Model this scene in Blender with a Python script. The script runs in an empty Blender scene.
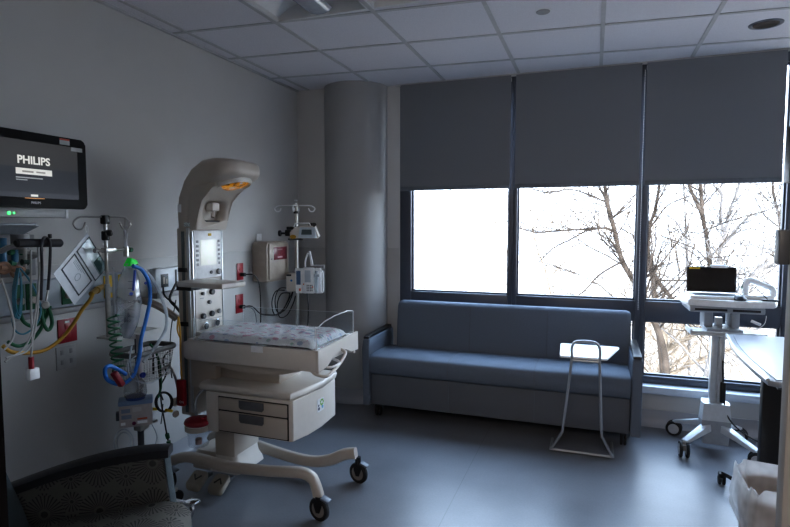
import bpy, bmesh, math, random
from mathutils import Vector, Matrix
random.seed(7)
C = bpy.context.scene.collection
PI = math.pi
# ------------------------------------------------------------------ camera model (1 unit = 1 m)
FP=547.; PITCH=math.radians(3.92); YAW=math.radians(19.9); EYE=1.5
H=2.69; XL=-2.49; YB=4.46
_s,_c=math.sin,math.cos
Fv=Vector((-_s(YAW)*_c(PITCH),_c(YAW)*_c(PITCH),-_s(PITCH))); Rv=Vector((_c(YAW),_s(YAW),0)); Uv=Rv.cross(Fv); Ov=Vector((0,0,EYE))
def ray(x,y): return Fv+Rv*((x-395)/FP)-Uv*((y-263.5)/FP)
def atz(x,y,z): d=ray(x,y); return Ov+d*((z-EYE)/d.z)
def aty(x,y,Y): d=ray(x,y); return Ov+d*(Y/d.y)
def atx(x,y,X): d=ray(x,y); return Ov+d*(X/d.x)
# ------------------------------------------------------------------ materials
MATS={}
def mat(name,col,rough=.5,metal=0.,var=0.06,scale=30.,bump=0.,alpha=1.,emit=None,es=0.,trans=0.,spec=.5,coat=0.):
    if name in MATS: return MATS[name]
    m=bpy.data.materials.new(name); m.use_nodes=True; nt=m.node_tree; N=nt.nodes; L=nt.links
    b=N['Principled BSDF']; b.inputs['Roughness'].default_value=rough; b.inputs['Metallic'].default_value=metal
    b.inputs['Specular IOR Level'].default_value=spec
    b.inputs['Coat Weight'].default_value=coat
    tc=N.new('ShaderNodeTexCoord'); no=N.new('ShaderNodeTexNoise'); no.inputs['Scale'].default_value=scale; no.inputs['Detail'].default_value=3
    L.new(tc.outputs['Object'],no.inputs['Vector'])
    cr=N.new('ShaderNodeValToRGB')
    cr.color_ramp.elements[0].color=tuple(max(0,c*(1-var)) for c in col)+(1,); cr.color_ramp.elements[1].color=tuple(min(1,c*(1+var)) for c in col)+(1,)
    cr.color_ramp.elements[0].position=.3; cr.color_ramp.elements[1].position=.7
    L.new(no.outputs['Fac'],cr.inputs['Fac']); L.new(cr.outputs['Color'],b.inputs['Base Color'])
    if bump:
        bp=N.new('ShaderNodeBump'); bp.inputs['Strength'].default_value=bump; bp.inputs['Distance'].default_value=.003
        n2=N.new('ShaderNodeTexNoise'); n2.inputs['Scale'].default_value=scale*8; L.new(tc.outputs['Object'],n2.inputs['Vector'])
        L.new(n2.outputs['Fac'],bp.inputs['Height']); L.new(bp.outputs['Normal'],b.inputs['Normal'])
    if emit: b.inputs['Emission Color'].default_value=tuple(emit)+(1,); b.inputs['Emission Strength'].default_value=es
    b.inputs['Alpha'].default_value=alpha
    b.inputs['Transmission Weight'].default_value=trans
    MATS[name]=m; return m
def clear(name,col=(1,1,1),gloss=.12,rough=.03,body=0.0,bodycol=(.8,.85,.9)):
    """thin clear sheet: transparent + a little reflection + optional milky body"""
    if name in MATS: return MATS[name]
    m=bpy.data.materials.new(name); m.use_nodes=True; nt=m.node_tree; N=nt.nodes; L=nt.links
    N.remove(N['Principled BSDF']); out=N['Material Output']
    t=N.new('ShaderNodeBsdfTransparent'); t.inputs['Color'].default_value=tuple(col)+(1,)
    g=N.new('ShaderNodeBsdfGlossy'); g.inputs['Roughness'].default_value=rough
    lw=N.new('ShaderNodeLayerWeight'); lw.inputs['Blend'].default_value=.5
    mx=N.new('ShaderNodeMixShader'); pw=N.new('ShaderNodeMath'); pw.operation='POWER'; pw.inputs[1].default_value=4; L.new(lw.outputs['Facing'],pw.inputs[0])
    ml=N.new('ShaderNodeMath'); ml.operation='MULTIPLY_ADD'; ml.inputs[1].default_value=.6; ml.inputs[2].default_value=.12*gloss; L.new(pw.outputs[0],ml.inputs[0]); L.new(ml.outputs[0],mx.inputs[0]); L.new(t.outputs[0],mx.inputs[1]); L.new(g.outputs[0],mx.inputs[2])
    last=mx
    if body>0:
        d=N.new('ShaderNodeBsdfDiffuse'); d.inputs['Color'].default_value=tuple(bodycol)+(1,)
        tr=N.new('ShaderNodeBsdfTranslucent'); tr.inputs['Color'].default_value=tuple(bodycol)+(1,)
        ad=N.new('ShaderNodeMixShader'); L.new(d.outputs[0],ad.inputs[1]); L.new(tr.outputs[0],ad.inputs[2])
        tc=N.new('ShaderNodeTexCoord'); no=N.new('ShaderNodeTexNoise'); no.inputs['Scale'].default_value=9; L.new(tc.outputs['Object'],no.inputs['Vector'])
        mr=N.new('ShaderNodeMapRange'); mr.inputs['From Min'].default_value=.3; mr.inputs['From Max'].default_value=.7
        mr.inputs['To Min'].default_value=body*.6; mr.inputs['To Max'].default_value=min(1,body*1.4); L.new(no.outputs['Fac'],mr.inputs['Value'])
        m2=N.new('ShaderNodeMixShader'); L.new(mr.outputs[0],m2.inputs[0]); L.new(mx.outputs[0],m2.inputs[1]); L.new(ad.outputs[0],m2.inputs[2]); last=m2
    L.new(last.outputs[0],out.inputs['Surface']); MATS[name]=m; return m
# ------------------------------------------------------------------ mesh builder
class MB:
    def __init__(s): s.bm=bmesh.new()
    def box(s,lo,hi,bev=0,seg=2,M=None):
        lo=Vector(lo);hi=Vector(hi); r=bmesh.ops.create_cube(s.bm,size=1); vs=r['verts']
        for v in vs: v.co=Vector([(lo[i]+hi[i])/2+v.co[i]*(hi[i]-lo[i]) for i in range(3)])
        if bev:
            es=list({e for v in vs for e in v.link_edges})
            rr=bmesh.ops.bevel(s.bm,geom=es,offset=bev,segments=seg,affect='EDGES',profile=.5,clamp_overlap=True)
            if M: 
                vv={v for f in rr['faces'] for v in f.verts}|{v for v in vs if v.is_valid}
                for v in vv: v.co=M@v.co
        elif M:
            for v in vs: v.co=M@v.co
        return s
    def tube(s,pts,r,seg=10,closed=False,cap=True,flat=None):
        pts=[Vector(p) for p in pts]; n=len(pts); rr=r if isinstance(r,(list,tuple)) else [r]*n
        rings=[]; up=None
        for i,p in enumerate(pts):
            a=pts[(i-1)%n] if (closed or i>0) else p; b=pts[(i+1)%n] if (closed or i<n-1) else p
            t=(b-a); t=t.normalized() if t.length>1e-9 else Vector((0,0,1))
            if up is None:
                up=Vector((0,0,1)) if abs(t.z)<.9 else Vector((1,0,0))
            up=(up-t*up.dot(t)); up=up.normalized() if up.length>1e-6 else t.orthogonal().normalized()
            sd=t.cross(up)
            k=flat or (1,1)
            rings.append([s.bm.verts.new(p+(sd*math.cos(2*PI*j/seg)*k[0]+up*math.sin(2*PI*j/seg)*k[1])*rr[i]) for j in range(seg)])
        m=n if closed else n-1
        for i in range(m):
            A=rings[i];B=rings[(i+1)%n]
            for j in range(seg):
                try: s.bm.faces.new((A[j],A[(j+1)%seg],B[(j+1)%seg],B[j]))
                except ValueError: pass
        if cap and not closed:
            s.bm.faces.new(rings[0][::-1]); s.bm.faces.new(rings[-1])
        return s
    def lathe(s,prof,c=(0,0,0),axis=(0,0,1),seg=24,sx=1,sy=1):
        q=Vector((0,0,1)).rotation_difference(Vector(axis)).to_matrix(); c=Vector(c); rings=[]
        for (r,z) in prof:
            if r<1e-6: rings.append([s.bm.verts.new(c+q@Vector((0,0,z)))])
            else: rings.append([s.bm.verts.new(c+q@Vector((r*math.cos(2*PI*j/seg)*sx,r*math.sin(2*PI*j/seg)*sy,z))) for j in range(seg)])
        for A,B in zip(rings,rings[1:]):
            for j in range(seg):
                k=(j+1)%seg
                if len(A)==1 and len(B)==1: continue
                if len(A)==1: s.bm.faces.new((A[0],B[k],B[j]))
                elif len(B)==1: s.bm.faces.new((A[j],A[k],B[0]))
                else: s.bm.faces.new((A[j],A[k],B[k],B[j]))
        return s
    def cyl(s,c,r,h,axis=(0,0,1),seg=20,bev=0):
        b=min(bev,r*.5,h*.4)
        p=[(0,0),(r-b,0),(r,b),(r,h-b),(r-b,h),(0,h)] if b else [(0,0),(r,0),(r,h),(0,h)]
        return s.lathe(p,c,axis,seg)
    def prism(s,poly,ax,a,b,bev=0,seg=2):
        """poly: 2-D points; ax: extrude axis 'x','y','z'; from a to b"""
        def P(u,v,w): return {'x':(w,u,v),'y':(u,w,v),'z':(u,v,w)}[ax]
        A=[s.bm.verts.new(P(u,v,a)) for u,v in poly]; B=[s.bm.verts.new(P(u,v,b)) for u,v in poly]; n=len(poly)
        fs=[s.bm.faces.new(A[::-1]),s.bm.faces.new(B)]
        for i in range(n): fs.append(s.bm.faces.new((A[i],A[(i+1)%n],B[(i+1)%n],B[i])))
        if bev:
            bmesh.ops.bevel(s.bm,geom=list({e for f in (fs[0],fs[1]) for e in f.edges}),offset=bev,segments=seg,affect='EDGES',profile=.5,clamp_overlap=True)
        return s
    def quad(s,a,b,c,d):
        s.bm.faces.new([s.bm.verts.new(p) for p in (a,b,c,d)]); return s
    def hexa(s,p,bev=0):
        """8 corners: bottom 4 (ccw) then top 4"""
        v=[s.bm.verts.new(q) for q in p]
        fs=[s.bm.faces.new([v[i] for i in f]) for f in ((3,2,1,0),(4,5,6,7),(0,1,5,4),(1,2,6,5),(2,3,7,6),(3,0,4,7))]
        if bev: bmesh.ops.bevel(s.bm,geom=list({e for f in fs for e in f.edges}),offset=bev,segments=2,affect='EDGES',profile=.5,clamp_overlap=True)
        return s
    def grid(s,f,nu,nv):
        g=[[s.bm.verts.new(f(i/nu,j/nv)) for j in range(nv+1)] for i in range(nu+1)]
        for i in range(nu):
            for j in range(nv): s.bm.faces.new((g[i][j],g[i+1][j],g[i+1][j+1],g[i][j+1]))
        return s
def spline(pts,n=8,closed=False):
    P=[Vector(p) for p in pts]; out=[]; m=len(P)
    for i in range(m if closed else m-1):
        p0=P[(i-1)%m] if (closed or i>0) else P[i]; p1=P[i]; p2=P[(i+1)%m]; p3=P[(i+2)%m] if (closed or i+2<m) else P[(i+1)%m]
        for k in range(n):
            t=k/n
            out.append(.5*((2*p1)+(-p0+p2)*t+(2*p0-5*p1+4*p2-p3)*t*t+(-p0+3*p1-3*p2+p3)*t**3))
    if not closed: out.append(P[-1])
    return out
def rootmat(o):
    while o.parent: o=o.parent
    return Matrix.LocRotScale(o.location,o.rotation_euler,None)
def obj(name,mb,m,parent=None,local=False,smooth=True,ang=35):
    me=bpy.data.meshes.new(name); bm=mb.bm
    if parent is not None and not local:
        inv=rootmat(parent).inverted()
        for v in bm.verts: v.co=inv@v.co
    bmesh.ops.recalc_face_normals(bm,faces=bm.faces[:]); bm.to_mesh(me); bm.free()
    if smooth:
        for p in me.polygons: p.use_smooth=True
        me.set_sharp_from_angle(angle=math.radians(ang))
    me.materials.append(m); o=bpy.data.objects.new(name,me); C.objects.link(o)
    if parent is not None: o.parent=parent
    return o
def tag(o,label,cat,group=None,kind=None):
    o['label']=label; o['category']=cat
    if group: o['group']=group
    if kind: o['kind']=kind
    return o
def thing(name,label,cat,loc=(0,0,0),rz=0,group=None):
    o=bpy.data.objects.new(name,None); C.objects.link(o); o.location=loc; o.rotation_euler=(0,0,rz); o.empty_display_size=.1
    return tag(o,label,cat,group)
def struct(name,mb,m,parent=None,label=None,**k):
    o=obj(name,mb,m,parent,**k)
    if parent is None: o['kind']='structure'; o['label']=label or name.replace('_',' '); o['category']=name.split('_')[0]
    return o
def dup(root,loc,rz,label,group=None):
    r=root.copy(); C.objects.link(r); r.location=loc; r.rotation_euler=(0,0,rz); r['label']=label
    def rec(a,b):
        for ch in [c for c in bpy.data.objects if c.parent==a]:
            d=ch.copy(); C.objects.link(d); d.parent=b; rec(ch,d)
    rec(root,r); return r
def text(name,s,size,M,m,parent,extr=.0004,ax='CENTER',bold=0):
    """M: world matrix of the text plane"""
    cu=bpy.data.curves.new(name,'FONT'); cu.body=s; cu.size=size; cu.align_x=ax; cu.align_y='CENTER'; cu.extrude=extr; cu.offset=bold; cu.resolution_u=3
    t=bpy.data.objects.new('tmp',cu); C.objects.link(t); bpy.context.view_layer.update()
    me=bpy.data.meshes.new_from_object(t); bpy.data.objects.remove(t); me.name=name
    me.transform(rootmat(parent).inverted()@M); me.materials.clear(); me.materials.append(m)
    o=bpy.data.objects.new(name,me); C.objects.link(o); o.parent=parent; return o
def frame(o,x,y):
    """matrix with local x,y axes and origin"""
    x=Vector(x).normalized(); z=x.cross(Vector(y)).normalized(); y=z.cross(x)
    return Matrix(((x.x,y.x,z.x,o[0]),(x.y,y.y,z.y,o[1]),(x.z,y.z,z.z,o[2]),(0,0,0,1)))

# palette
WALL=mat('wall_paint',(.58,.57,.56),.7,var=.015,scale=4,bump=.15)
WAIN=mat('wall_panel',(.47,.465,.46),.5,var=.02,scale=5)
COLM=mat('column_paint',(.37,.37,.37),.55,var=.02,scale=5)
TRIMD=mat('window_aluminium',(.075,.085,.11),.4,.3,var=.03)
SILL=mat('sill_paint',(.50,.55,.62),.35,var=.03)
BEIGE=mat('beige_plastic',(.52,.465,.41),.38,var=.02,scale=12)
BEIGE2=mat('light_beige_plastic',(.64,.60,.555),.35,var=.02)
GREYP=mat('grey_plastic',(.30,.30,.31),.45)
DARKP=mat('dark_grey_plastic',(.06,.065,.075),.45)
BLACK=mat('black_plastic',(.012,.012,.014),.4)
RUB=mat('black_rubber',(.02,.02,.022),.7)
WHITE=mat('white_plastic',(.88,.89,.90),.35)
STEEL=mat('brushed_steel',(.42,.41,.39),.3,.9,var=.08,scale=60)
ALU=mat('aluminium',(.62,.64,.66),.35,.7,var=.05)
CHROME=mat('chrome',(.75,.75,.77),.15,1.)
RED=mat('red_plastic',(.30,.012,.025),.4)
GREEN=mat('green_hose',(.01,.12,.05),.45)
LGREEN=mat('bright_green_plastic',(.02,.85,.08),.4,emit=(.02,.8,.08),es=.06)
BLUE=mat('blue_hose',(.03,.20,.62),.4)
YELL=mat('yellow_hose',(.55,.30,.03),.45)
YSIGN=mat('yellow_plate',(.75,.50,.03),.5)
CLEAR=clear('clear_acrylic',(.95,.97,.98),.25)
TUBEC=clear('clear_tubing',(.9,.93,.95),.4,body=.5)
GLASS=clear('window_glass',(.97,.98,.98),.08,.0)
# ------------------------------------------------------------------ setting
def floor_mat():
    m=mat('vinyl_floor',(.205,.215,.24),.34,var=.10,scale=3,spec=.5)
    nt=m.node_tree;N=nt.nodes;L=nt.links;b=N['Principled BSDF']
    tc=N.new('ShaderNodeTexCoord'); n=N.new('ShaderNodeTexNoise'); n.inputs['Scale'].default_value=90; n.inputs['Detail'].default_value=4; L.new(tc.outputs['Object'],n.inputs['Vector'])
    cr=[x for x in N if x.type=='VALTORGB'][0]
    mx=N.new('ShaderNodeMixRGB'); mx.blend_type='MULTIPLY'; mx.inputs[0].default_value=.25
    L.new(cr.outputs[0],mx.inputs[1]); L.new(n.outputs['Fac'],mx.inputs[2])
    # welded sheet seams
    br=N.new('ShaderNodeTexBrick'); br.offset=0; br.inputs['Scale'].default_value=1; br.inputs['Mortar Size'].default_value=.0025; br.inputs['Brick Width'].default_value=1.83; br.inputs['Row Height'].default_value=40
    br.inputs['Color1'].default_value=(1,1,1,1); br.inputs['Color2'].default_value=(1,1,1,1); br.inputs['Mortar'].default_value=(.75,.75,.75,1)
    mp=N.new('ShaderNodeMapping'); mp.inputs['Location'].default_value=(2.523,20,0); L.new(tc.outputs['Object'],mp.inputs[0]); L.new(mp.outputs[0],br.inputs['Vector'])
    m3=N.new('ShaderNodeMixRGB'); m3.blend_type='MULTIPLY'; m3.inputs[0].default_value=1; L.new(mx.outputs[0],m3.inputs[1]); L.new(br.outputs['Color'],m3.inputs[2])
    L.new(m3.outputs[0],b.inputs['Base Color'])
    bp=N.new('ShaderNodeBump'); bp.inputs['Strength'].default_value=.08; bp.inputs['Distance'].default_value=.002; L.new(n.outputs['Fac'],bp.inputs['Height']); L.new(bp.outputs[0],b.inputs['Normal'])
    return m
FLOOR=floor_mat()
XR=2.45
struct('floor',MB().box((XL-.12,-1.6,-.12),(XR+.12,YB+.12,0)),FLOOR,label='blue grey sheet vinyl floor')
CEIL=mat('ceiling_tile',(.74,.73,.77),.9,var=.05,scale=160,bump=.3)
# ceiling board with openings for the two troffers
LX=[-1.775,-1.175,-.575]; LY=(2.865-1.18,2.865)
cm=MB()
cm.box((XL-.12,-1.6,H),(LX[0],YB+.12,H+.12)); cm.box((LX[2],-1.6,H),(XR+.12,YB+.12,H+.12))
cm.box((LX[0],-1.6,H),(LX[2],LY[0],H+.12)); cm.box((LX[0],LY[1],H),(LX[2],YB+.12,H+.12))
cm.box((LX[0],LY[0],H+.12),(LX[2],LY[1],H+.16))
struct('ceiling',cm,CEIL,label='suspended ceiling of square mineral tiles')
GRID=mat('ceiling_grid',(.52,.52,.53),.5)
gm=MB(); x=.025-.6*4
while x<XR: 
    gm.box((x-.012,-1.5,H-.006),(x+.012,YB,H-.0005)); x+=.6
y=4.095
while y>-1.4:
    a,b=XL*.08,XR*.08
    if y>4: b=min(b,.30)
    gm.hexa([(XL,y+a-.012,H-.0055),(XR,y+b-.012,H-.0055),(XR,y+b+.012,H-.0055),(XL,y+a+.012,H-.0055),(XL,y+a-.012,H-.0006),(XR,y+b-.012,H-.0006),(XR,y+b+.012,H-.0006),(XL,y+a+.012,H-.0006)]); y-=.55
gm.box((XL,-.5,H-.012),(XL+.022,4.33,H-.0006)); gm.box((-1.6,YB-.03,H-.014),(XR,YB,H-.0006))
struct('trim_1',gm,GRID,label='painted metal ceiling grid')
struct('wall_left',MB().box((XL-.12,-.9,0),(XL,YB+.12,H)),WALL,label='pale grey left wall')
wb=MB().box((XL,4.336,0),(-1.9,YB+.12,H)).box((-1.9,YB,0),(-1.569,YB+.12,H))
struct('wall_back',wb,WALL,label='pale grey back wall beside the column')
struct('wall_under_window',MB().box((-1.569,YB,0),(XR,YB+.12,.26)),WAIN,label='low wall under the windows')
struct('wall_right',MB().box((XR,-.9,0),(XR+.12,YB+.12,H)),WALL,label='right wall')
DOORC=mat('grey_brown_door_edge',(.33,.30,.29),.5)
struct('door_2',MB().box((.425,1.455,0),(.56,1.5,H-.003),.004),mat('entry_wall_paint',(.30,.285,.275),.6,var=.03),label='grey brown door post at the right edge')
struct('wall_front',MB().box((XL,.3,0),(-.78,.45,H)).box((XL,-.9,0),(-.78,.29,H)),WALL,label='wall left of the doorway')
struct('wall_corridor',MB().box((-.78,-1.6,0),(-.72,-.9,H)).box((XL-.12,-1.6,0),(XR+.12,-1.5,H)).box((XL-.12,-1.5,0),(XL,-.9,H)).box((XR,-1.5,0),(XR+.12,-.9,H)),WALL,label='corridor wall behind the doorway')
struct('door_1',MB().box((-.78,.22,0),(-.692,.47,H-.02),.01),mat('dark_door_frame',(.012,.010,.010),1,spec=0),label='black door frame at the left edge')
hg=obj('hinge',MB().box((.418,1.49,1.60),(.43,1.53,1.73),.003),BLACK); hg.name='trim_2'; hg['kind']='structure'; hg['label']='dark hinge plate'; hg['category']='trim'
p=aty(780,247,1.5)
hg=obj('latch',MB().box((p.x-.006,1.485,p.z-.04),(p.x+.02,1.52,p.z+.04),.003),DARKP); hg.name='trim_3'; hg['kind']='structure'; hg['label']='dark latch plate on the doorway edge'; hg['category']='trim'
# wainscot
struct('trim_4',MB().box((XL,-.3,.12),(XL+.006,4.336,1.31),.002).box((XL+.006,4.328,.12),(-2.0,4.335,1.31),.002),WAIN,label='wall protection panel on the left wall')
struct('trim_5',MB().box((-1.72,YB-.006,.12),(-1.575,YB,1.31),.002),WAIN,label='wall protection panel beside the window')
# cove base
def cove(path,hh=.12,out=.05):
    """path: list of (point, outward normal)"""
    pr=[(0,hh),(.008,hh),(.010,hh*.5),(.016,hh*.28),(.03,.012),(out,.003),(out,0)]
    m=MB(); rings=[[m.bm.verts.new((p[0]+n[0]*a,p[1]+n[1]*a,z)) for a,z in pr] for p,n in path]
    for A,B in zip(rings,rings[1:]):
        for j in range(len(pr)-1): m.bm.faces.new((A[j],A[j+1],B[j+1],B[j]))
    return m
COVE=mat('cove_base',(.34,.345,.37),.4,var=.04,scale=6)
struct('baseboard_left',cove([((XL,-.8),(1,0)),((XL,4.336),(1,-1)),((-2.2,4.336),(0,-1))]),COVE,label='grey coved vinyl base along left wall')
struct('baseboard_back',cove([((-1.72,YB),(0,-1)),((XR,YB),(0,-1))]),COVE,label='grey coved vinyl base under the windows')
CX,CY,CR=-1.965,4.45,.282
struct('column',MB().lathe([(CR,0),(CR,H)],(CX,CY,0),seg=64),COLM,label='round grey structural column in the corner')
struct('baseboard_column',cove([((CX+CR*math.cos(a),CY+CR*math.sin(a)),(math.cos(a),math.sin(a))) for a in [PI*2*i/48 for i in range(49)]]),COVE,label='grey coved base around the column')
# windows
WX=[-1.569,-.61,.34,1.275,2.21]
for i in range(4):
    a,b=WX[i],WX[i+1]; ml=.10 if i==0 else .034; mr=.034
    f=MB(); y0,y1=YB,YB+.11
    f.box((a,y0,.30),(a+ml,y1,H),.004); f.box((b-mr,y0,.30),(b,y1,H),.004)
    f.box((a+ml,y0,.79),(b-mr,y1,.94),.004); f.box((a+ml,y0,.30),(b-mr,y1,.373),.004); f.box((a+ml,y0,H-.08),(b-mr,y1,H),.004)
    for z0,z1 in ((.373,.79),(.94,H-.08)):   # glazing beads
        f.box((a+ml,y0+.03,z0),(a+ml+.012,y0+.06,z1)); f.box((b-mr-.012,y0+.03,z0),(b-mr,y0+.06,z1)); f.box((a+ml,y0+.03,z0),(b-mr,y0+.06,z0+.014)); f.box((a+ml,y0+.03,z1-.012),(b-mr,y0+.06,z1))
    w=struct('window_%d'%(i+1),f,TRIMD,label='aluminium window bay %d from the left'%(i+1))
    for z0,z1 in ((.373,.79),(.94,H-.08)):
        obj('pane',MB().box((a+ml,y0+.062,z0),(b-mr,y0+.066,z1)),GLASS,w)
struct('trim_6',MB().box((-1.569,YB-.09,.262),(XR,YB+.05,.318),.006),SILL,label='pale window sill ledge')
struct('wall_window_end',MB().box((2.21,YB,.26),(XR,YB+.12,H)),WALL,label='wall beyond the last window')
# ------------------------------------------------------------------ ceiling fittings
REFL=mat('troffer_white',(.72,.73,.74),.3,var=.02)
for i in range(2):
    a,b=LX[i],LX[i+1]; t=thing('ceiling_light',['recessed ceiling troffer nearest the left wall, switched off','recessed ceiling troffer on the right of its twin, switched off'][i],'light',((a+b)/2,(LY[0]+LY[1])/2,H),group='recessed ceiling troffers')
    f=MB(); f.box((a,LY[0],H-.004),(a+.025,LY[1],H+.09)); f.box((b-.025,LY[0],H-.004),(b,LY[1],H+.09)); f.box((a+.025,LY[0],H-.004),(b-.025,LY[0]+.02,H+.09)); f.box((a+.025,LY[1]-.02,H-.004),(b-.025,LY[1],H+.09))
    obj('housing',f,REFL,t)
    def refl(u,v,a=a,b=b):
        x=a+.02+(b-a-.04)*u; c=abs(math.sin(2*PI*u)); return (x,LY[0]+.02+(LY[1]-LY[0]-.04)*v,H+.015+.065*c)
    obj('reflector',MB().grid(refl,32,2),REFL,t)
    cx=(a+b)/2
    bk=MB(); prof=[(math.cos(k),math.sin(k)) for k in [PI+PI*j/10 for j in range(11)]]
    bk.prism([(cx+.075*u,H+.028+.03*v) for u,v in prof],'y',LY[0]+.03,LY[1]-.03)
    obj('lamp_basket',bk,mat('frosted_basket',(.62,.66,.72),.2,.4),t)
p=atz(766,24,H)
t=thing('downlight','round recessed downlight in the ceiling near the windows','light',p)
obj('trim_ring',MB().lathe([(.066,0),(.072,-.006),(.088,-.004),(.09,0)],(p.x,p.y,H),seg=40),mat('dark_ring',(.16,.17,.2),.3,.3),t)
obj('reflector',MB().lathe([(.0,-.0015),(.04,-.002),(.066,-.004),(.068,-.001)],(p.x,p.y,H),seg=40),mat('downlight_reflector',(.30,.25,.20),.18,.8,var=.5,scale=14),t)
p=atz(543,11,H)
t=thing('sprinkler_cover','small round white sprinkler cover plate on the ceiling','sprinkler',p)
obj('plate',MB().lathe([(0,-.009),(.034,-.009),(.038,-.006),(.038,-.003)],(p.x,p.y,H),seg=32),mat('sprinkler_grey',(.34,.34,.35),.5),t)
obj('collar',MB().lathe([(.03,-.004),(.043,-.003),(.044,0)],(p.x,p.y,H),seg=32),REFL,t)
# ------------------------------------------------------------------ blinds
def blind_mat():
    m=bpy.data.materials.new('blind_fabric'); m.use_nodes=True; nt=m.node_tree;N=nt.nodes;L=nt.links; b=N['Principled BSDF']; out=N['Material Output']
    tc=N.new('ShaderNodeTexCoord'); w=N.new('ShaderNodeTexWave'); w.wave_type='BANDS'; w.bands_direction='Z'; w.inputs['Scale'].default_value=120; w.inputs['Distortion'].default_value=.6; L.new(tc.outputs['Object'],w.inputs['Vector'])
    cr=N.new('ShaderNodeValToRGB'); cr.color_ramp.elements[0].color=(.19,.20,.225,1); cr.color_ramp.elements[1].color=(.215,.225,.25,1); L.new(w.outputs['Fac'],cr.inputs[0]); L.new(cr.outputs[0],b.inputs['Base Color']); b.inputs['Roughness'].default_value=.85
    tr=N.new('ShaderNodeBsdfTranslucent'); tr.inputs['Color'].default_value=(.35,.40,.48,1); mx=N.new('ShaderNodeMixShader'); mx.inputs[0].default_value=.02
    L.new(b.outputs[0],mx.inputs[1]); L.new(tr.outputs[0],mx.inputs[2]); L.new(mx.outputs[0],out.inputs['Surface']); return m
BL=blind_mat()
BLX=[(aty(400.5,130,4.42).x,aty(510.5,130,4.42).x),(aty(515.5,130,4.42).x,aty(640.5,130,4.42).x),(aty(645.5,130,4.42).x,aty(784.5,130,4.42).x)]
for i,(a,b) in enumerate(BLX):
    t=thing('roller_blind',['grey roller blind half lowered over the left window bay','grey roller blind half lowered over the middle window bay','grey roller blind half lowered over the right window bay'][i],'blind',((a+b)/2,4.42,1.795),group='half lowered grey roller blinds')
    obj('fabric',MB().box((a,4.419,1.83),(b,4.421,H-.012)),BL,t)
    obj('hem_bar',MB().box((a,4.414,1.797),(b,4.426,1.832),.004),mat('hem_bar_grey',(.15,.17,.2),.5),t)
    obj('roller_tube',MB().cyl((a,4.443,H-.04),.017,b-a,(1,0,0)),GREYP,t)
    if i==2:
        ch=MB()
        for k in range(95): ch.lathe([(0,-.003),(.0032,0),(0,.003)],(a-.012,4.435,H-.06-k*.0185),seg=6)
        ch.tube([(a-.012,4.435,H-.06),(a-.012,4.435,H-.06-95*.0185)],.0012,6)
        obj('bead_chain',ch,WHITE,t)
# ------------------------------------------------------------------ sofa
def fabric(name,col,var=.12,scale=400,bump=.3): return mat(name,col,.7,var=var,scale=scale,bump=bump,spec=.3)
SOFA=fabric('sofa_vinyl',(.135,.16,.20),.06,200,.25)
SOFA_D=fabric('sofa_vinyl_base',(.12,.13,.15),.06,200,.2)
sf=thing('sofa','long blue grey upholstered sofa bed below the windows','sofa',(-.68,4.15,0))
xa,xb=-1.612,.258
def loft(m,secs,closed=True):
    rings=[[m.bm.verts.new(p) for p in r] for r in secs]; n=len(rings[0])
    for A,B in zip(rings,rings[1:]):
        for j in range(n if closed else n-1): m.bm.faces.new((A[j],A[(j+1)%n],B[(j+1)%n],B[j]))
    m.bm.faces.new(rings[0][::-1]); m.bm.faces.new(rings[-1]); return m
obj('base',MB().box((xa,3.90,.105),(xb,4.36,.345),.008),SOFA_D,sf)
seat=MB()
N_=3; W=(xb-xa)/N_
def seatsec(x):
    pr=[(3.89,.35),(3.872,.37),(3.868,.42),(3.868,.455),(3.878,.482),(3.905,.496),(4.0,.504),(4.2,.498),(4.36,.485),(4.36,.35)]
    return [(x,y,z) for y,z in pr]
loft(seat,[seatsec(xa),seatsec(xa+W),seatsec(xb-W),seatsec(xb-.002)])
obj('seat_cushion',seat,SOFA,sf,ang=50)
back=MB(); 
def backsec(x,ins=0):
    pr=[(4.275,.47),(4.285,.62),(4.305,.80),(4.315,.85),(4.335,.872),(4.375,.875),(4.40,.86),(4.42,.80),(4.43,.45)]
    cy,cz=4.35,.66
    return [(x,cy+(y-cy)*(1-ins),cz+(z-cz)*(1-ins)) for y,z in pr]
xl,xr=-1.535,.275
loft(back,[backsec(xl,.10),backsec(xl+.008,.04),backsec(xl+.03,0),backsec(xl+.62),backsec(xl+1.22),backsec(xr-.03,0),backsec(xr-.008,.04),backsec(xr,.10)])
bk=obj('backrest',back,SOFA,sf,ang=50)
for x in (xl+.62,xl+1.22):
    obj('seam',MB().tube([(x,4.275,.5),(x,4.284,.62),(x,4.304,.80),(x,4.316,.852)],.0022,6),SOFA_D,bk)
for x in (xa+W,xa+2*W): obj('seam',MB().tube([(x,4.25,.497),(x,4.0,.5035),(x,3.903,.4975),(x,3.876,.482),(x,3.866,.455),(x,3.866,.42),(x,3.87,.37)],.0018,6),SOFA_D,bpy.data.objects['seat_cushion'])
for x in (xa+W,xa+2*W): obj('seam',MB().tube([(x,3.8985,.34),(x,3.8985,.11)],.0018,6),SOFA,bpy.data.objects['base'])
for sx,x0,x1 in ((-1,-1.672,-1.615),(1,.262,.327)):
    ap=[(3.875,.10),(3.868,.55),(3.875,.61),(3.90,.626),(4.40,.634),(4.43,.61),(4.43,.34),(4.36,.33),(4.36,.10)]
    a=MB().prism(ap,'x',x0,x1,.012); arm=obj('arm',a,SOFA,sf,ang=50)
    cp=[(3.885,.628),(3.89,.644),(4.39,.668),(4.39,.652)]
    obj('arm_cap',MB().prism([(3.878,.625),(3.884,.640),(3.93,.646),(4.39,.656),(4.39,.634),(3.9,.626)],'x',x0+.006,x1-.006,.003),BLACK,arm)
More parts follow.
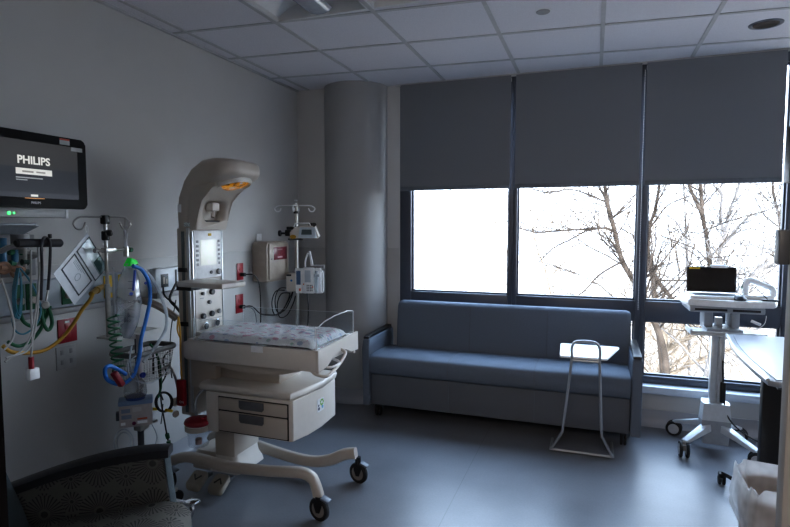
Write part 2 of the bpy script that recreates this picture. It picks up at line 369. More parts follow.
for x,y in ((-1.57,3.96),(.225,3.98),(-1.57,4.28),(.225,4.28)):
    w=obj('castor',MB().box((x-.022,y-.022,.07),(x+.022,y+.022,.106),.004),BLACK,sf)
    obj('wheel',MB().cyl((x-.02,y,.036),.036,.016,(1,0,0),bev=.005).cyl((x+.004,y,.036),.036,.016,(1,0,0),bev=.005),RUB,w)
# ------------------------------------------------------------------ small C table
ct=thing('side_table','white topped overbed side table on bent grey tube legs before the sofa','table',(-.03,3.75,0))
TG=mat('grey_tube_paint',(.36,.38,.41),.35,.4)
yT=3.62
def rnd(pts,n=6): return spline(pts,n)
loop=[(-.237,3.71,.012),(-.225,3.70,.03),(-.165,3.665,.145),(-.157,3.66,.19),(-.113,3.62,.62),(-.112,3.612,.72),(-.10,3.61,.757),(-.075,3.608,.772),(.0,3.608,.775),(.03,3.61,.768),(.052,3.612,.745),(.058,3.614,.70),(.058,3.62,.62),(.078,3.66,.19),(.088,3.665,.145),(.142,3.70,.03),(.152,3.71,.012)]
obj('leg_frame',MB().tube(spline(loop,5),.0085,10),TG,ct)
obj('crossbar',MB().tube([(-.112,3.618,.647),(.058,3.618,.647)],.0075,10),TG,ct)
obj('foot_rail',MB().tube(spline([(-.237,3.71,.012),(-.236,3.80,.012),(-.236,3.90,.012)],3),.0085,10).tube([(.152,3.71,.012),(.152,3.96,.012)],.0085,10).tube([(-.237,3.712,.012),(.152,3.712,.012)],.0085,10),TG,ct)
tp=[(-.185,3.625),(-.175,3.615),(.075,3.615),(.10,3.622),(.185,3.99),(.178,4.01),(-.185,4.01),(-.20,3.995)]
obj('tabletop',MB().prism(tp,'z',.657,.672,.004),WHITE,ct)
# ------------------------------------------------------------------ laptop cart
CW=mat('cart_white',(.60,.64,.68),.35,.1); CG=mat('cart_grey',(.33,.36,.40),.4)
cx,cy=.79,4.09
ca=thing('laptop_cart','white wheeled computer cart with a laptop on top, by the right window','cart',(cx,cy,0))
obj('column',MB().box((cx-.04,cy-.03,.27),(cx-.006,cy+.03,.79),.006).box((cx+.006,cy-.03,.27),(cx+.04,cy+.03,.79),.006).box((cx-.02,cy-.02,.25),(cx+.02,cy+.025,.90)),ALU,ca)
b=MB(); hull=[(-.085,-.07),(.085,-.07),(.095,.0),(.08,.08),(-.08,.08),(-.095,.0)]
for (z0,z1,k0,k1,nm,mm) in ((.06,.22,.86,1.0,'base_skirt',CG),(.22,.33,1.0,.88,'base_cover',CW)):
    q=MB(); loft(q,[[(cx+u*k0,cy+v*k0,z0) for u,v in hull],[(cx+u*(k0+k1)/2*1.01,cy+v*(k0+k1)/2,(z0+z1)/2) for u,v in hull],[(cx+u*k1,cy+v*k1,z1) for u,v in hull]]); obj(nm,q,mm,ca,ang=30)
for (x,y) in ((.587,3.90),(.578,4.30),(.985,4.30),(.99,3.87)):
    wax=Vector((1,0,0)) if (x<.6 and y<4) else Vector((.25,1,0)).normalized()
    d=Vector((x-cx,y-cy,0)); L_=d.length; d.normalize(); n=Vector((-d.y,d.x,0))
    A=Vector((cx,cy,0))+d*.07; Bp=Vector((x,y,0)); 
    pts=[A-n*.036+Vector((0,0,.15)),Bp-n*.022+Vector((0,0,.092)),Bp+n*.022+Vector((0,0,.092)),A+n*.036+Vector((0,0,.15)),A-n*.03+Vector((0,0,.195)),Bp-n*.02+Vector((0,0,.112)),Bp+n*.02+Vector((0,0,.112)),A+n*.03+Vector((0,0,.195))]
    obj('leg',MB().hexa(pts,.004),CW,ca)
    c=obj('castor',MB().cyl((x,y,.07),.009,.03).box((x-.012,y-.02,.045),(x+.012,y+.02,.085),.006),GREYP,ca)
    prf=[(.034,-.008),(.048,-.009),(.052,-.004),(.052,.004),(.048,.009),(.034,.008)]; cc=Vector((x,y,.052))
    wh=MB().lathe(prf,cc-wax*.02,wax,28); wh.lathe(prf,cc+wax*.02,wax,28)
    ww=obj('wheel',wh,RUB,c); obj('hub',MB().cyl(cc-wax*.03,.035,.018,wax).cyl(cc+wax*.012,.035,.018,wax),mat('hub_grey',(.45,.46,.48),.4),c)
# worksurface
ws=MB(); z0=.985
ws.prism([(cx-.235,cy-.14),(cx-.21,cy-.19),(cx-.05,cy-.215),(cx+.12,cy-.215),(cx+.265,cy-.19),(cx+.292,cy-.13),(cx+.285,cy+.14),(cx+.25,cy+.17),(cx-.2,cy+.17),(cx-.235,cy+.13)],'z',.995,1.035,.012)
obj('work_surface',ws,WHITE,ca)
obj('storage_drawer',MB().box((cx-.20,cy-.19,.955),(cx+.215,cy+.14,.994),.006).box((cx-.10,cy-.10,.85),(cx-.05,cy+.06,.955),.005).box((cx+.05,cy-.10,.85),(cx+.10,cy+.06,.955),.005),CG,ca)
obj('drawer_slot',MB().box((cx-.17,cy-.192,.966),(cx+.01,cy-.188,.980)).box((cx+.04,cy-.192,.966),(cx+.19,cy-.188,.980)),BLACK,ca)
kt=MB(); kt.box((cx-.20,cy-.25,.815),(cx+.22,cy-.03,.828),.004).box((cx-.20,cy-.25,.828),(cx+.22,cy-.235,.842),.003).box((cx-.20,cy-.25,.828),(cx-.188,cy-.05,.85),.003)
obj('keyboard_tray',kt,CW,ca)
obj('tray_bracket',MB().box((cx-.10,cy-.2,.828),(cx+.10,cy+.05,.85),.004),CG,ca)
obj('cable',MB().tube(spline([(cx+.03,cy-.035,.62),(cx+.035,cy-.045,.45),(cx+.05,cy-.055,.30),(cx+.09,cy-.08,.22),(cx+.17,cy-.12,.16),(cx+.25,cy-.1,.12)],6),.005,8).box((cx+.018,cy-.055,.34),(cx+.05,cy-.035,.48),.006),BLACK,ca)
# white board marker style clip
obj('clip',MB().tube([(cx+.14,cy-.195,.915),(cx+.19,cy-.195,.893)],.009,8),WHITE,ca)
obj('clip',MB().tube(spline([(cx+.22,cy-.19,.95),(cx+.21,cy-.195,.90),(cx+.17,cy-.195,.86)],5),.002,6),WHITE,ca)
# laptop
lx0=aty(691,280,4.0).x; lx1=aty(741.5,280,4.0).x
lp=thing('laptop','black screened open laptop standing on the wheeled cart','laptop',((lx0+lx1)/2,4.05,1.036))
obj('keyboard_base',MB().box((lx0-.012,3.93,1.036),(lx1+.01,4.16,1.056),.004),WHITE,lp)
obj('keys',MB().box((lx0+.02,3.96,1.056),(lx1-.02,4.06,1.0585)),DARKP,lp)
Ms=Matrix.Translation((0,4.135,1.06))@Matrix.Rotation(math.radians(-8),4,'X')
obj('screen_lid',MB().box((lx0-.005,-.002,.0),(lx1+.005,.006,.17),.003,M=Ms),BLACK,lp)
obj('screen',MB().box((lx0+.004,-.0045,.01),(lx1-.004,-.0025,.162),M=Ms),mat('dead_screen',(.012,.010,.010),.25),lp)
obj('sticker',MB().box((lx0+.01,-.006,.152),(lx0+.075,-.0046,.163),M=Ms),YSIGN,lp)
obj('ear_cover',MB().lathe([(.0,.0),(.06,.0),(.05,.018),(0,.024)],(lx0+.19,4.165,1.222),seg=20,sy=.3),WHITE,lp)
p=aty(740,291,3.95)
ms=tag(obj('computer_mouse',MB().lathe([(.0,.0),(.034,.0),(.036,.01),(.028,.024),(.012,.032),(0,.033)],(p.x-.001,3.94,1.035),seg=24,sy=1.4),BLACK),'black computer mouse right of the laptop','mouse')
# scanner in a white holder
sc=thing('barcode_scanner','white handheld scanner with green trim resting right of laptop','scanner',(p.x+.10,4.05,1.036))
hx=p.x+.09
obj('stand',MB().box((hx-.05,4.00,1.036),(hx+.11,4.10,1.062),.008).box((hx-.05,4.04,1.06),(hx-.02,4.08,1.12),.008),WHITE,sc)
obj('handle',MB().tube(spline([(hx-.045,4.05,1.10),(hx-.03,4.05,1.145),(hx+.0,4.05,1.15),(hx+.07,4.05,1.12),(hx+.11,4.05,1.10),(hx+.11,4.05,1.05)],6),[.019]*31,10),WHITE,sc)
obj('trim_strip',MB().tube(spline([(hx-.06,4.045,1.10),(hx-.035,4.045,1.155),(hx-.01,4.045,1.165)],5),.006,8).tube([(hx+.125,4.045,1.07),(hx+.125,4.045,1.10)],.006,8),mat('teal_trim',(.04,.35,.25),.4),sc)
tag(obj('card_reader',MB().box((hx+.03,3.93,1.036),(hx+.12,3.97,1.046),.003).tube(spline([(hx+.06,3.95,1.046),(hx+.02,3.95,1.09),(hx-.01,3.96,1.12)],5),.003,6),BLACK),'small black cabled reader lying on the cart beside the mouse','reader')
# ------------------------------------------------------------------ overbed table at right
ot=thing('overbed_table','grey topped overbed table with a black post at the right edge','table',(.95,3.2,0))
TX=mat('grey_laminate',(.25,.28,.335),.3,var=.03); EDG=mat('table_edge',(.33,.36,.40),.35,.2)
zt=.875
P0=atz(727,334,zt); P1=atz(768,379,zt)
def edge(t,off=0):
    a=Vector((P0.x,P0.y)); b=Vector((P1.x,P1.y)); q=a.lerp(b,t); q.x-=.025*math.sin(PI*t)+off; return q
poly=[(1.55,P0.y+.03),(P0.x+.03,P0.y+.035)]+[tuple(edge(t/8)) for t in range(9)]+[(P1.x+.03,P1.y-.02),(1.55,P1.y-.02)]
obj('tabletop',MB().prism(poly,'z',zt-.028,zt-.004,.004),EDG,ot)
pin=[(1.54,P0.y+.01),(P0.x+.045,P0.y+.01)]+[(edge(t/8).x+.03,edge(t/8).y) for t in range(9)]+[(1.54,P1.y)]
obj('inlay',MB().prism(pin,'z',zt-.004,zt),TX,ot)
obj('edge_trim',MB().tube([(edge(t/8).x,edge(t/8).y,zt-.004) for t in range(9)],.008,8),ALU,ot)
obj('apron',MB().prism([(P0.x+.06,P0.y),(P0.x+.06,P0.y-.1),(P1.x+.05,P1.y+.05),(1.5,P1.y+.05),(1.5,P0.y)],'z',zt-.055,zt-.028),DARKP,ot)
lx=aty(771,400,3.2).x-.005
obj('post',MB().box((lx-.04,3.17,.06),(lx+.045,3.22,zt-.05),.006),BLACK,ot)
obj('base_rail',MB().box((lx-.04,2.90,.055),(lx+.04,3.56,.09),.012).box((lx,3.16,.055),(1.5,3.24,.088),.01),BLACK,ot)
obj('base_arm',MB().hexa([(.73,3.54,.06),(.76,3.50,.06),(lx,3.30,.06),(lx,3.38,.06),(.73,3.54,.082),(.76,3.50,.082),(lx,3.30,.09),(lx,3.38,.09)],.004),BLACK,ot)
for x,y in ((.735,3.55),(lx,2.93),(1.45,3.2)):
    c=obj('castor',MB().box((x-.018,y-.025,.045),(x+.018,y+.02,.072),.006),BLACK,ot); obj('wheel',MB().cyl((x-.018,y,.027),.027,.014,(1,0,0),bev=.004).cyl((x+.004,y,.027),.027,.014,(1,0,0),bev=.004),RUB,c)
# ------------------------------------------------------------------ wastebasket
wx,wy=.765,2.74
wbk=thing('wastebasket','beige wastebasket with a clear plastic bag liner, bottom right','bin',(wx,wy,0))
def rrect(hx,hy,r,n=5):
    o=[]
    for sx,sy,a0 in ((1,1,0),(-1,1,PI/2),(-1,-1,PI),(1,-1,3*PI/2)):
        for k in range(n+1):
            a=a0+PI/2*k/n; o.append((sx*(hx-r)+r*math.cos(a),sy*(hy-r)+r*math.sin(a)))
    return o
q=MB(); secs=[]
for z,k in ((0,.80),(.02,.82),(.34,1.0),(.352,1.03),(.352,.97),(.03,.78)): secs.append([(wx+u*k,wy+v*k,z) for u,v in rrect(.115,.155,.04)])
loft(q,secs); obj('bin_body',q,mat('bin_tan',(.34,.255,.20),.5),wbk)
q=MB(); secs=[]
pr=[(.10,.72),(.25,.82),(.345,.90),(.385,.97),(.396,1.05),(.37,1.10),(.32,1.13),(.26,1.17),(.20,1.15),(.175,1.17)]
rs=rrect(.115,.155,.045,10)
rings=[]
for zi,(z,k) in enumerate(pr):
    ring=[]
    for j,(u,v) in enumerate(rs):
        w=math.sin(j*1.7+zi*.4)*.5+math.sin(j*.61+zi*.9+1)*.5+random.uniform(-.4,.4)
        kk=k+.035*w*(0 if zi<1 else 1); zz=z+.014*math.sin(j*.9+zi)*(1 if zi>2 else .2)+(.03*math.sin(j*.3+2) if zi>7 else 0)
        ring.append(q.bm.verts.new((wx+u*kk,wy+v*kk,zz)))
    rings.append(ring)
for A,B in zip(rings,rings[1:]):
    for j in range(len(A)): q.bm.faces.new((A[j],A[(j+1)%len(A)],B[(j+1)%len(A)],B[j]))
lin=obj('bag_liner',q,clear('bag_film',(.96,.97,.98),.45,.22,body=.62,bodycol=(.90,.89,.89)),wbk,ang=80)
# ------------------------------------------------------------------ armchair
th=math.radians(27); P=atz(165,450,.66)
fw=Vector((math.cos(th),math.sin(th),0)); rt=Vector((math.sin(th),-math.cos(th),0))
org=P-fw*.30+rt*.315; org.z=0
ac=thing('armchair','patterned grey armchair with black capped arms, bottom left corner','armchair',org,th)
def med_mat():
    m=bpy.data.materials.new('medallion_fabric'); m.use_nodes=True; nt=m.node_tree;N=nt.nodes;L=nt.links;b=N['Principled BSDF']; b.inputs['Roughness'].default_value=.85
    tc=N.new('ShaderNodeTexCoord'); 
    def M(op,a,b_=None):
        n=N.new('ShaderNodeMath'); n.operation=op
        for i,v in enumerate((a,b_)):
            if v is None: continue
            if isinstance(v,(int,float)): n.inputs[i].default_value=v
            else: L.new(v,n.inputs[i])
        return n.outputs[0]
    sp=N.new('ShaderNodeSeparateXYZ'); L.new(tc.outputs['Object'],sp.inputs[0])
    u=sp.outputs['X']; v=M('ADD',sp.outputs['Z'],sp.outputs['Y'])
    def medal(px,py,ox,oy,rad,rays):
        fu=M('SUBTRACT',M('MODULO',M('ADD',u,ox+10*px),px),px/2); fv=M('SUBTRACT',M('MODULO',M('ADD',v,oy+10*py),py),py/2)
        r=M('SQRT',M('ADD',M('MULTIPLY',fu,fu),M('MULTIPLY',fv,fv))); a=M('ARCTAN2',fv,fu)
        st=M('GREATER_THAN',M('SINE',M('MULTIPLY',a,rays)),.35)
        ins=M('LESS_THAN',r,rad); core=M('LESS_THAN',r,rad*.17); hole=M('GREATER_THAN',r,rad*.28)
        return M('MAXIMUM',M('MULTIPLY',M('MULTIPLY',st,ins),hole),core),ins
    f1,i1=medal(.19,.17,0.02,.03,.072,30); f2,i2=medal(.19/2,.17/2,.02+.19/4,.03,.038,16)
    f=M('MAXIMUM',f1,M('MULTIPLY',f2,M('SUBTRACT',1,i1)))
    cr=N.new('ShaderNodeMixRGB'); cr.inputs[1].default_value=(.15,.143,.13,1); cr.inputs[2].default_value=(.05,.048,.046,1); L.new(f,cr.inputs[0]); L.new(cr.outputs[0],b.inputs['Base Color']); return m
MED=med_mat(); CFAB=fabric('armchair_vinyl',(.075,.095,.105),.08,150,.3)
def arc(t): return .530+.130*math.sin(t*PI/2)  # arm top height from back (0) to front (1)
for sy in (1,-1):
    y0=sy*.315
    up=[( -.28+.58*t, arc(t)) for t in [k/12 for k in range(13)]]
    pan=[(-.28,.12)]+[(x,z-.02) for x,z in up]+[(.325,.44),(.345,.30),(.35,.12)]
    a=obj('arm',MB().prism(pan,'y',y0-.035,y0+.035,.01),MED,ac,local=True)
    c=MB(); rings=[]
    for k in range(13):
        x,z=up[k]; w=.04 if k<11 else .04-.004*(k-10); t_=.018
        if k==12: x+=.02
        rings.append([(x,y0-w,z-t_),(x,y0+w,z-t_),(x,y0+w,z+t_*.6),(x,y0+w*.6,z+t_),(x,y0-w*.6,z+t_),(x,y0-w,z+t_*.6)])
    loft(c,rings); obj('arm_cap',c,mat('cap_urethane',(.025,.025,.03),.5),a,local=True)
    e=MB(); e.tube([(.306,y0,.64),(.327,y0,.44),(.348,y0,.30),(.353,y0,.13)],[.014]*4,8,flat=(2.2,.5)); obj('arm_front_trim',e,CFAB,a,local=True)
s=MB()
def cs(y,k=1): 
    pr=[(-.26,.30),(-.26,.405),(-.1,.43),(.15,.465),(.30,.482),(.365,.472),(.398,.435),(.40,.36),(.37,.31)]
    return [(x,y,z) for x,z in pr]
loft(s,[cs(-.275),cs(-.2),cs(0),cs(.2),cs(.275)]); obj('seat',s,MED,ac,local=True,ang=60)
b=MB(); 
def bs(y,k=0): return [(x-.02*abs(y/.3)**2*0,y,z) for x,z in [(-.15,.38),(-.185,.50),(-.26,.70),(-.36,.92),(-.385,.96),(-.43,.96),(-.45,.92),(-.40,.6),(-.33,.2),(-.28,.2)]]
loft(b,[bs(-.272),bs(0),bs(.272)]); obj('backrest',b,CFAB,ac,local=True,ang=60)
obj('seat_frame',MB().box((-.27,-.278,.13),(.33,.278,.295),.01),CFAB,ac,local=True)
for x in (-.22,.28):
    for y in (-.26,.26):
        w=obj('castor',MB().box((x-.018,y-.02,.07),(x+.018,y+.02,.135),.004),BLACK,ac,local=True); obj('wheel',MB().cyl((x,y-.018,.036),.036,.012,(0,1,0),bev=.004).cyl((x,y+.006,.036),.036,.012,(0,1,0),bev=.004),RUB,w,local=True)
q1_=atz(193,503,.14)
obj('foot_lever',MB().box((q1_.x-.04,q1_.y-.03,.135),(q1_.x+.02,q1_.y+.03,.15),.004).tube(spline([(q1_.x-.01,q1_.y,.14),(q1_.x-.0,q1_.y-.01,.10),(q1_.x-.02,q1_.y-.02,.05)],4),.013,8).box((q1_.x-.12,q1_.y-.01,.12),(q1_.x-.02,q1_.y+.012,.14),.004),CHROME,ac)
# ------------------------------------------------------------------ infant warmer
iw=thing('infant_warmer','beige infant warmer on castors with overhead heater and patterned mattress','warmer',(-1.75,2.62,0))
def legtube(pts,w,h):
    m=MB(); P_=spline(pts,5); n=len(P_); rings=[]
    for i,p in enumerate(P_):
        a=P_[max(0,i-1)]; b=P_[min(n-1,i+1)]; t=(b-a).normalized(); sd=Vector((0,1,0)); upv=t.cross(sd)
        if upv.z<0 : upv=-upv
        if abs(t.z)>.85: upv=Vector((1,0,0)) if upv.x>0 else upv
        k=1
        rings.append([p+sd*(w*u)+upv*(h*v) for u,v in [(math.copysign(abs(math.cos(q_))**.6,math.cos(q_)),math.copysign(abs(math.sin(q_))**.6,math.sin(q_))) for q_ in [2*PI*j/14 for j in range(14)]]])
    R_=[[m.bm.verts.new(p) for p in r] for r in rings]
    for A,B in zip(R_,R_[1:]):
        for j in range(14): m.bm.faces.new((A[j],A[(j+1)%14],B[(j+1)%14],B[j]))
    m.bm.faces.new(R_[0][::-1]); m.bm.faces.new(R_[-1]); return m
leg1=[(-2.29,2.42,.12),(-2.25,2.42,.155),(-2.14,2.42,.20),(-2.02,2.42,.205),(-1.85,2.42,.19),(-1.60,2.42,.205),(-1.45,2.42,.222),(-1.375,2.42,.226),(-1.325,2.42,.205),(-1.30,2.42,.15),(-1.293,2.42,.118)]
leg2=[(-2.29,2.84,.12),(-2.25,2.84,.155),(-2.1,2.84,.16),(-1.9,2.84,.125),(-1.7,2.84,.095),(-1.55,2.84,.09),(-1.44,2.84,.115),(-1.34,2.84,.165),(-1.27,2.84,.18)]
obj('leg',legtube(leg1,.025,.027),BEIGE,iw,ang=50); obj('leg',legtube(leg2,.023,.033),BEIGE,iw,ang=50)
bc=MB(); loft(bc,[[(-2.08+a,2.63+b_,z) for a,b_ in rrect(.10*k+.02,.24*k2,.04)] for z,k,k2 in ((.10,.8,.5),(.16,.8,.48),(.20,.6,.4))])
obj('base_cover',bc,BEIGE,iw)
ft=MB(); loft(ft,[[(-1.93+a,2.62+b_,z) for a,b_ in rrect(sx_,sy_,.03)] for z,sx_,sy_ in ((.11,.105,.13),(.135,.10,.125),(.165,.08,.119),(.21,.071,.117))]); obj('pedestal_foot',ft,BEIGE2,iw)
obj('pedestal',MB().box((-1.995,2.50,.20),(-1.86,2.74,.44),.012),BEIGE,iw)
def castor(x,y,z0=.12):
    f=obj('castor',MB().cyl((x,y,.098),.017,max(.012,z0-.098)).prism([(x-.025,.115),(x+.028,.115),(x+.03,.09),(x+.012,.045),(x-.008,.045),(x-.02,.08)],'y',y-.019,y+.019,.003),BLACK,iw)
    prf=[(.040,-.012),(.056,-.014),(.061,-.008),(.061,.008),(.056,.014),(.040,.012)]
    obj('wheel',MB().lathe(prf,(x+.004,y,.061),(.25,1,0),30),RUB,f)
    obj('hub',MB().cyl(Vector((x+.004,y,.061))-Vector((.25,1,0)).normalized()*.0125,.041,.025,(.25,1,0)),mat('castor_hub',(.24,.22,.21),.5),f)
    obj('brake_pedal',MB().box((-.018,-.022,-.005),(.03,.022,.006),.004,M=Matrix.Translation((x+.035,y,.118))@Matrix.Rotation(math.radians(20),4,'Y')),mat('brake_grey',(.13,.15,.19),.4),f)
castor(-1.285,2.405,.125); castor(-1.262,2.85,.155); castor(-2.26,2.42,.13); castor(-2.26,2.84,.13)
for i,(a,b_) in enumerate(((197,480),(219,484))):
    pp=atz(a,b_,.075); pd=MB(); loft(pd,[[(pp.x+u*k,pp.y+v*k,z+.55*v*k) for u,v in rrect(.050,.046,.02)] for z,k in ((.05,.85),(.065,1),(.082,1),(.09,.88))]); o=obj('foot_pedal',pd,mat('pedal_tan',(.34,.31,.26),.5),iw)
    s=1 if i==0 else -1
    obj('arrow_mark',MB().tube([(pp.x-.024,pp.y+.013*s,.0915+.0072*s),(pp.x,pp.y-.013*s,.0915-.0072*s),(pp.x+.024,pp.y+.013*s,.0915+.0072*s)],.005,6),BLACK,o)
    obj('pedal_arm',MB().box((pp.x-.012,pp.y+.02,.055),(pp.x+.012,pp.y+.12,.07)),DARKP,iw)
# drawer cabinet
near=2.36
pl=[(-1.93,near),(-1.418,near),(-1.405,near+.01),(-1.385,2.48),(-1.375,2.62),(-1.382,2.80),(-1.40,2.83),(-1.93,2.83)]
cab=obj('cabinet',MB().prism(pl,'z',.405,.62,.008),BEIGE2,iw)
plt=[(-1.99,near+.03),(-1.97,near-.005),(-1.41,near-.008),(-1.378,2.47),(-1.366,2.62),(-1.374,2.80),(-1.39,2.84),(-1.97,2.84),(-2.0,2.80)]
obj('cabinet_top',MB().prism(plt,'z',.622,.66,.016,3),BEIGE2,iw)
for z0,z1 in ((.532,.596),(.418,.524)):
    d=obj('drawer',MB().box((-1.845,near-.010,z0),(-1.432,near+.004,z1),.004),BEIGE,iw)
    zc=z1-.002; obj('drawer_pull',MB().prism([(-1.715,zc+.001),(-1.565,zc+.001),(-1.565,zc-.035),(-1.575,zc-.046),(-1.705,zc-.046),(-1.715,zc-.035)],'y',near-.016,near-.009,.003),mat('pull_grey',(.12,.125,.14),.4),d)
obj('drawer_gap',MB().box((-1.85,near-.0025,.412),(-1.425,near-.001,.602)),BLACK,iw)
obj('lock',MB().cyl((-1.885,near,.575),.008,.004,(0,-1,0)),STEEL,iw)
obj('stile',MB().box((-1.925,near-.006,.405),(-1.86,near-.001,.62),.002),BEIGE2,iw)
# sticker on end face
e0=Vector((-1.385,2.48,.0)); e1=Vector((-1.375,2.62,0)); ed=(e1-e0).normalized(); nn=Vector((ed.y,-ed.x,0))
M_=frame(tuple(e0.lerp(e1,.9)+nn*.002+Vector((0,0,.53))),ed,(0,0,1))
obj('picture_sticker',MB().box((-.035,-.035,0),(.035,.035,.0008),M=M_),mat('sticker_white',(.75,.76,.78),.5),iw)
stk=MB()
for a in range(7): stk.cyl(M_@Vector((.012+.014*math.cos(a*.9),.012+.014*math.sin(a*.9),.0008)),.006,.0006,nn,10)
obj('sticker_leaf',stk,mat('sticker_green',(.20,.45,.08),.5),iw)
obj('sticker_figure',MB().cyl(M_@Vector((-.018,-.018,.0008)),.009,.0006,nn,14).cyl(M_@Vector((-.02,.0,.0008)),.006,.0006,nn,14),mat('sticker_navy',(.03,.04,.10),.5),iw)
obj('sticker_bird',MB().cyl(M_@Vector((.018,-.014,.0008)),.009,.0006,nn,14),mat('sticker_blue',(.15,.40,.62),.5),iw)
# neck under tray
obj('tray_support',MB().prism([(-2.06,.79),(-1.95,.765),(-1.80,.745),(-1.62,.735),(-1.47,.745),(-1.38,.765),(-1.33,.79)],'y',2.38,2.78,.01).box((-1.93,2.48,.66),(-1.55,2.72,.745),.01),BEIGE,iw)
obj('support_block',MB().box((-2.10,2.44,.60),(-1.93,2.76,.80),.012),BEIGE,iw)
# tray
y0,y1,xL,xR=2.33,2.80,-2.05,-1.25
side=lambda:[(xL,.80),(xL+.02,.787),(xR,.787),(xR,.893),(xL+.03,.893),(xL,.88)]
obj('tray_side',MB().prism(side(),'y',y0,y0+.03,.008),BEIGE2,iw); obj('tray_side',MB().prism(side(),'y',y1-.03,y1,.008),BEIGE2,iw)
endp=[(y0-.003,.785),(y0+.10,.800),(y0+.17,.84),(y0+.24,.848),(y0+.31,.842),(y0+.38,.810),(y1+.003,.805),(y1+.003,.907),(y0+.35,.904),(y0+.12,.899),(y0-.003,.896)]
obj('tray_end',MB().prism(endp,'x',xR-.003,xR+.014,.003),BEIGE2,iw)
obj('tray_end',MB().box((xL,y0+.03,.79),(xL+.03,y1-.03,.893),.006),BEIGE2,iw)
obj('tray_deck',MB().box((xL+.03,y0+.03,.80),(xR-.03,y1-.03,.872)),BEIGE2,iw)
def sheet_mat():
    m=mat('patterned_sheet',(.78,.77,.78),.8,var=.03); nt=m.node_tree;N=nt.nodes;L=nt.links;b=N['Principled BSDF']
    tc=N.new('ShaderNodeTexCoord'); base=[x for x in N if x.type=='VALTORGB'][0].outputs[0]; last=base
    for sc_,col,th_ in ((17,(.60,.12,.25,1),.20),(14,(.16,.28,.48,1),.16),(15,(.12,.36,.25,1),.13),(34,(.60,.50,.62,1),.17)):
        v=N.new('ShaderNodeTexVoronoi'); v.inputs['Scale'].default_value=sc_; mp=N.new('ShaderNodeMapping'); mp.inputs['Location'].default_value=(sc_*.37,sc_*.11,0); mp.inputs['Scale'].default_value=(1,1.6,1.3)
        L.new(tc.outputs['Object'],mp.inputs[0]); L.new(mp.outputs[0],v.inputs['Vector'])
        lt=N.new('ShaderNodeMath'); lt.operation='LESS_THAN'; lt.inputs[1].default_value=th_*1.5; L.new(v.outputs['Distance'],lt.inputs[0])
        ml=N.new('ShaderNodeMath'); ml.operation='MULTIPLY'; ml.inputs[1].default_value=.6; L.new(lt.outputs[0],ml.inputs[0])
        mx=N.new('ShaderNodeMixRGB'); mx.inputs[2].default_value=col; L.new(ml.outputs[0],mx.inputs[0]); L.new(last,mx.inputs[1]); last=mx.outputs[0]
    L.new(last,b.inputs['Base Color']); return m
mt=MB(); mx0,mx1,my0,my1=-1.99,-1.285,2.362,2.765
def mf(u,v):
    x=mx0+(mx1-mx0)*u; y=my0+(my1-my0)*v; ex=min(u,1-u); ey=min(v,1-v); r=min(1,ex*22+.05)*min(1,ey*16+.05); r=r**.35
    return (x,y,.882+.048*r+.003*math.sin(x*31+y*13)*math.sin(y*27-x*9)*r+.002*math.sin(x*70+y*40)*r)
mt.grid(mf,44,26); mt.grid(lambda u,v:(mx0+(mx1-mx0)*u,my0+(my1-my0)*v,.875),1,1)
obj('mattress',mt,sheet_mat(),iw,ang=80)
obj('mattress_tag',MB().box((-1.62,y0-.003,.862),(-1.55,y0-.001,.892)).box((-1.62,y0-.003,.892),(-1.55,y0+.04,.8945)),WHITE,iw)
# clear panels
pn=MB().box((-1.99,y0+.012,.893),(xR-.012,y0+.018,1.012)); obj('side_panel',pn,CLEAR,iw)
obj('side_panel',MB().box((-1.99,y1-.018,.893),(xR-.012,y1-.012,1.012)),CLEAR,iw)
obj('end_panel',MB().prism([(y0+.02,.895),(y1-.02,.905),(y1-.02,1.025),(y1-.10,1.036),(y0+.22,1.034),(y0+.10,1.022),(y0+.02,1.0)],'x',xR-.010,xR-.004),CLEAR,iw)
EDGE=mat('acrylic_edge',(.85,.90,.95),.2,var=.02)
eg=MB(); eg.tube([(xR-.007,y1-.02,.905),(xR-.007,y1-.02,1.025),(xR-.007,y1-.10,1.036),(xR-.007,y0+.22,1.034),(xR-.007,y0+.10,1.022),(xR-.007,y0+.02,1.0),(xR-.007,y0+.02,.895)],.0026,5)
eg.tube([(xR-.012,y0+.015,.895),(xR-.012,y0+.015,1.012)],.002,5).tube([(-1.99,y0+.015,.895),(-1.99,y0+.015,1.012)],.002,5).tube([(-1.99,y1-.015,.895),(-1.99,y1-.015,1.012)],.0015,5)
eg.tube([(-1.99,y0+.015,1.012),(xR-.012,y0+.015,1.012)],.0009,4).tube([(-1.99,y1-.015,1.012),(xR-.012,y1-.015,1.012)],.0009,4)
obj('panel_edge',eg,EDGE,iw)
# foot-end handle
obj('handle',MB().tube(spline([(-1.30,2.30+.05,.80),(-1.265,2.35,.775),(-1.225,2.36,.765),(-1.213,2.39,.765),(-1.208,2.47,.785),(-1.208,2.55,.815),(-1.212,2.58,.835),(-1.235,2.585,.85),(-1.25,2.585,.855)],5),.0085,10),BEIGE2,iw,ang=60)
obj('tilt_lever',MB().tube(spline([(-1.26,2.42,.795),(-1.215,2.43,.795),(-1.21,2.51,.80),(-1.26,2.53,.81)],5),.007,8),WHITE,iw,ang=60)
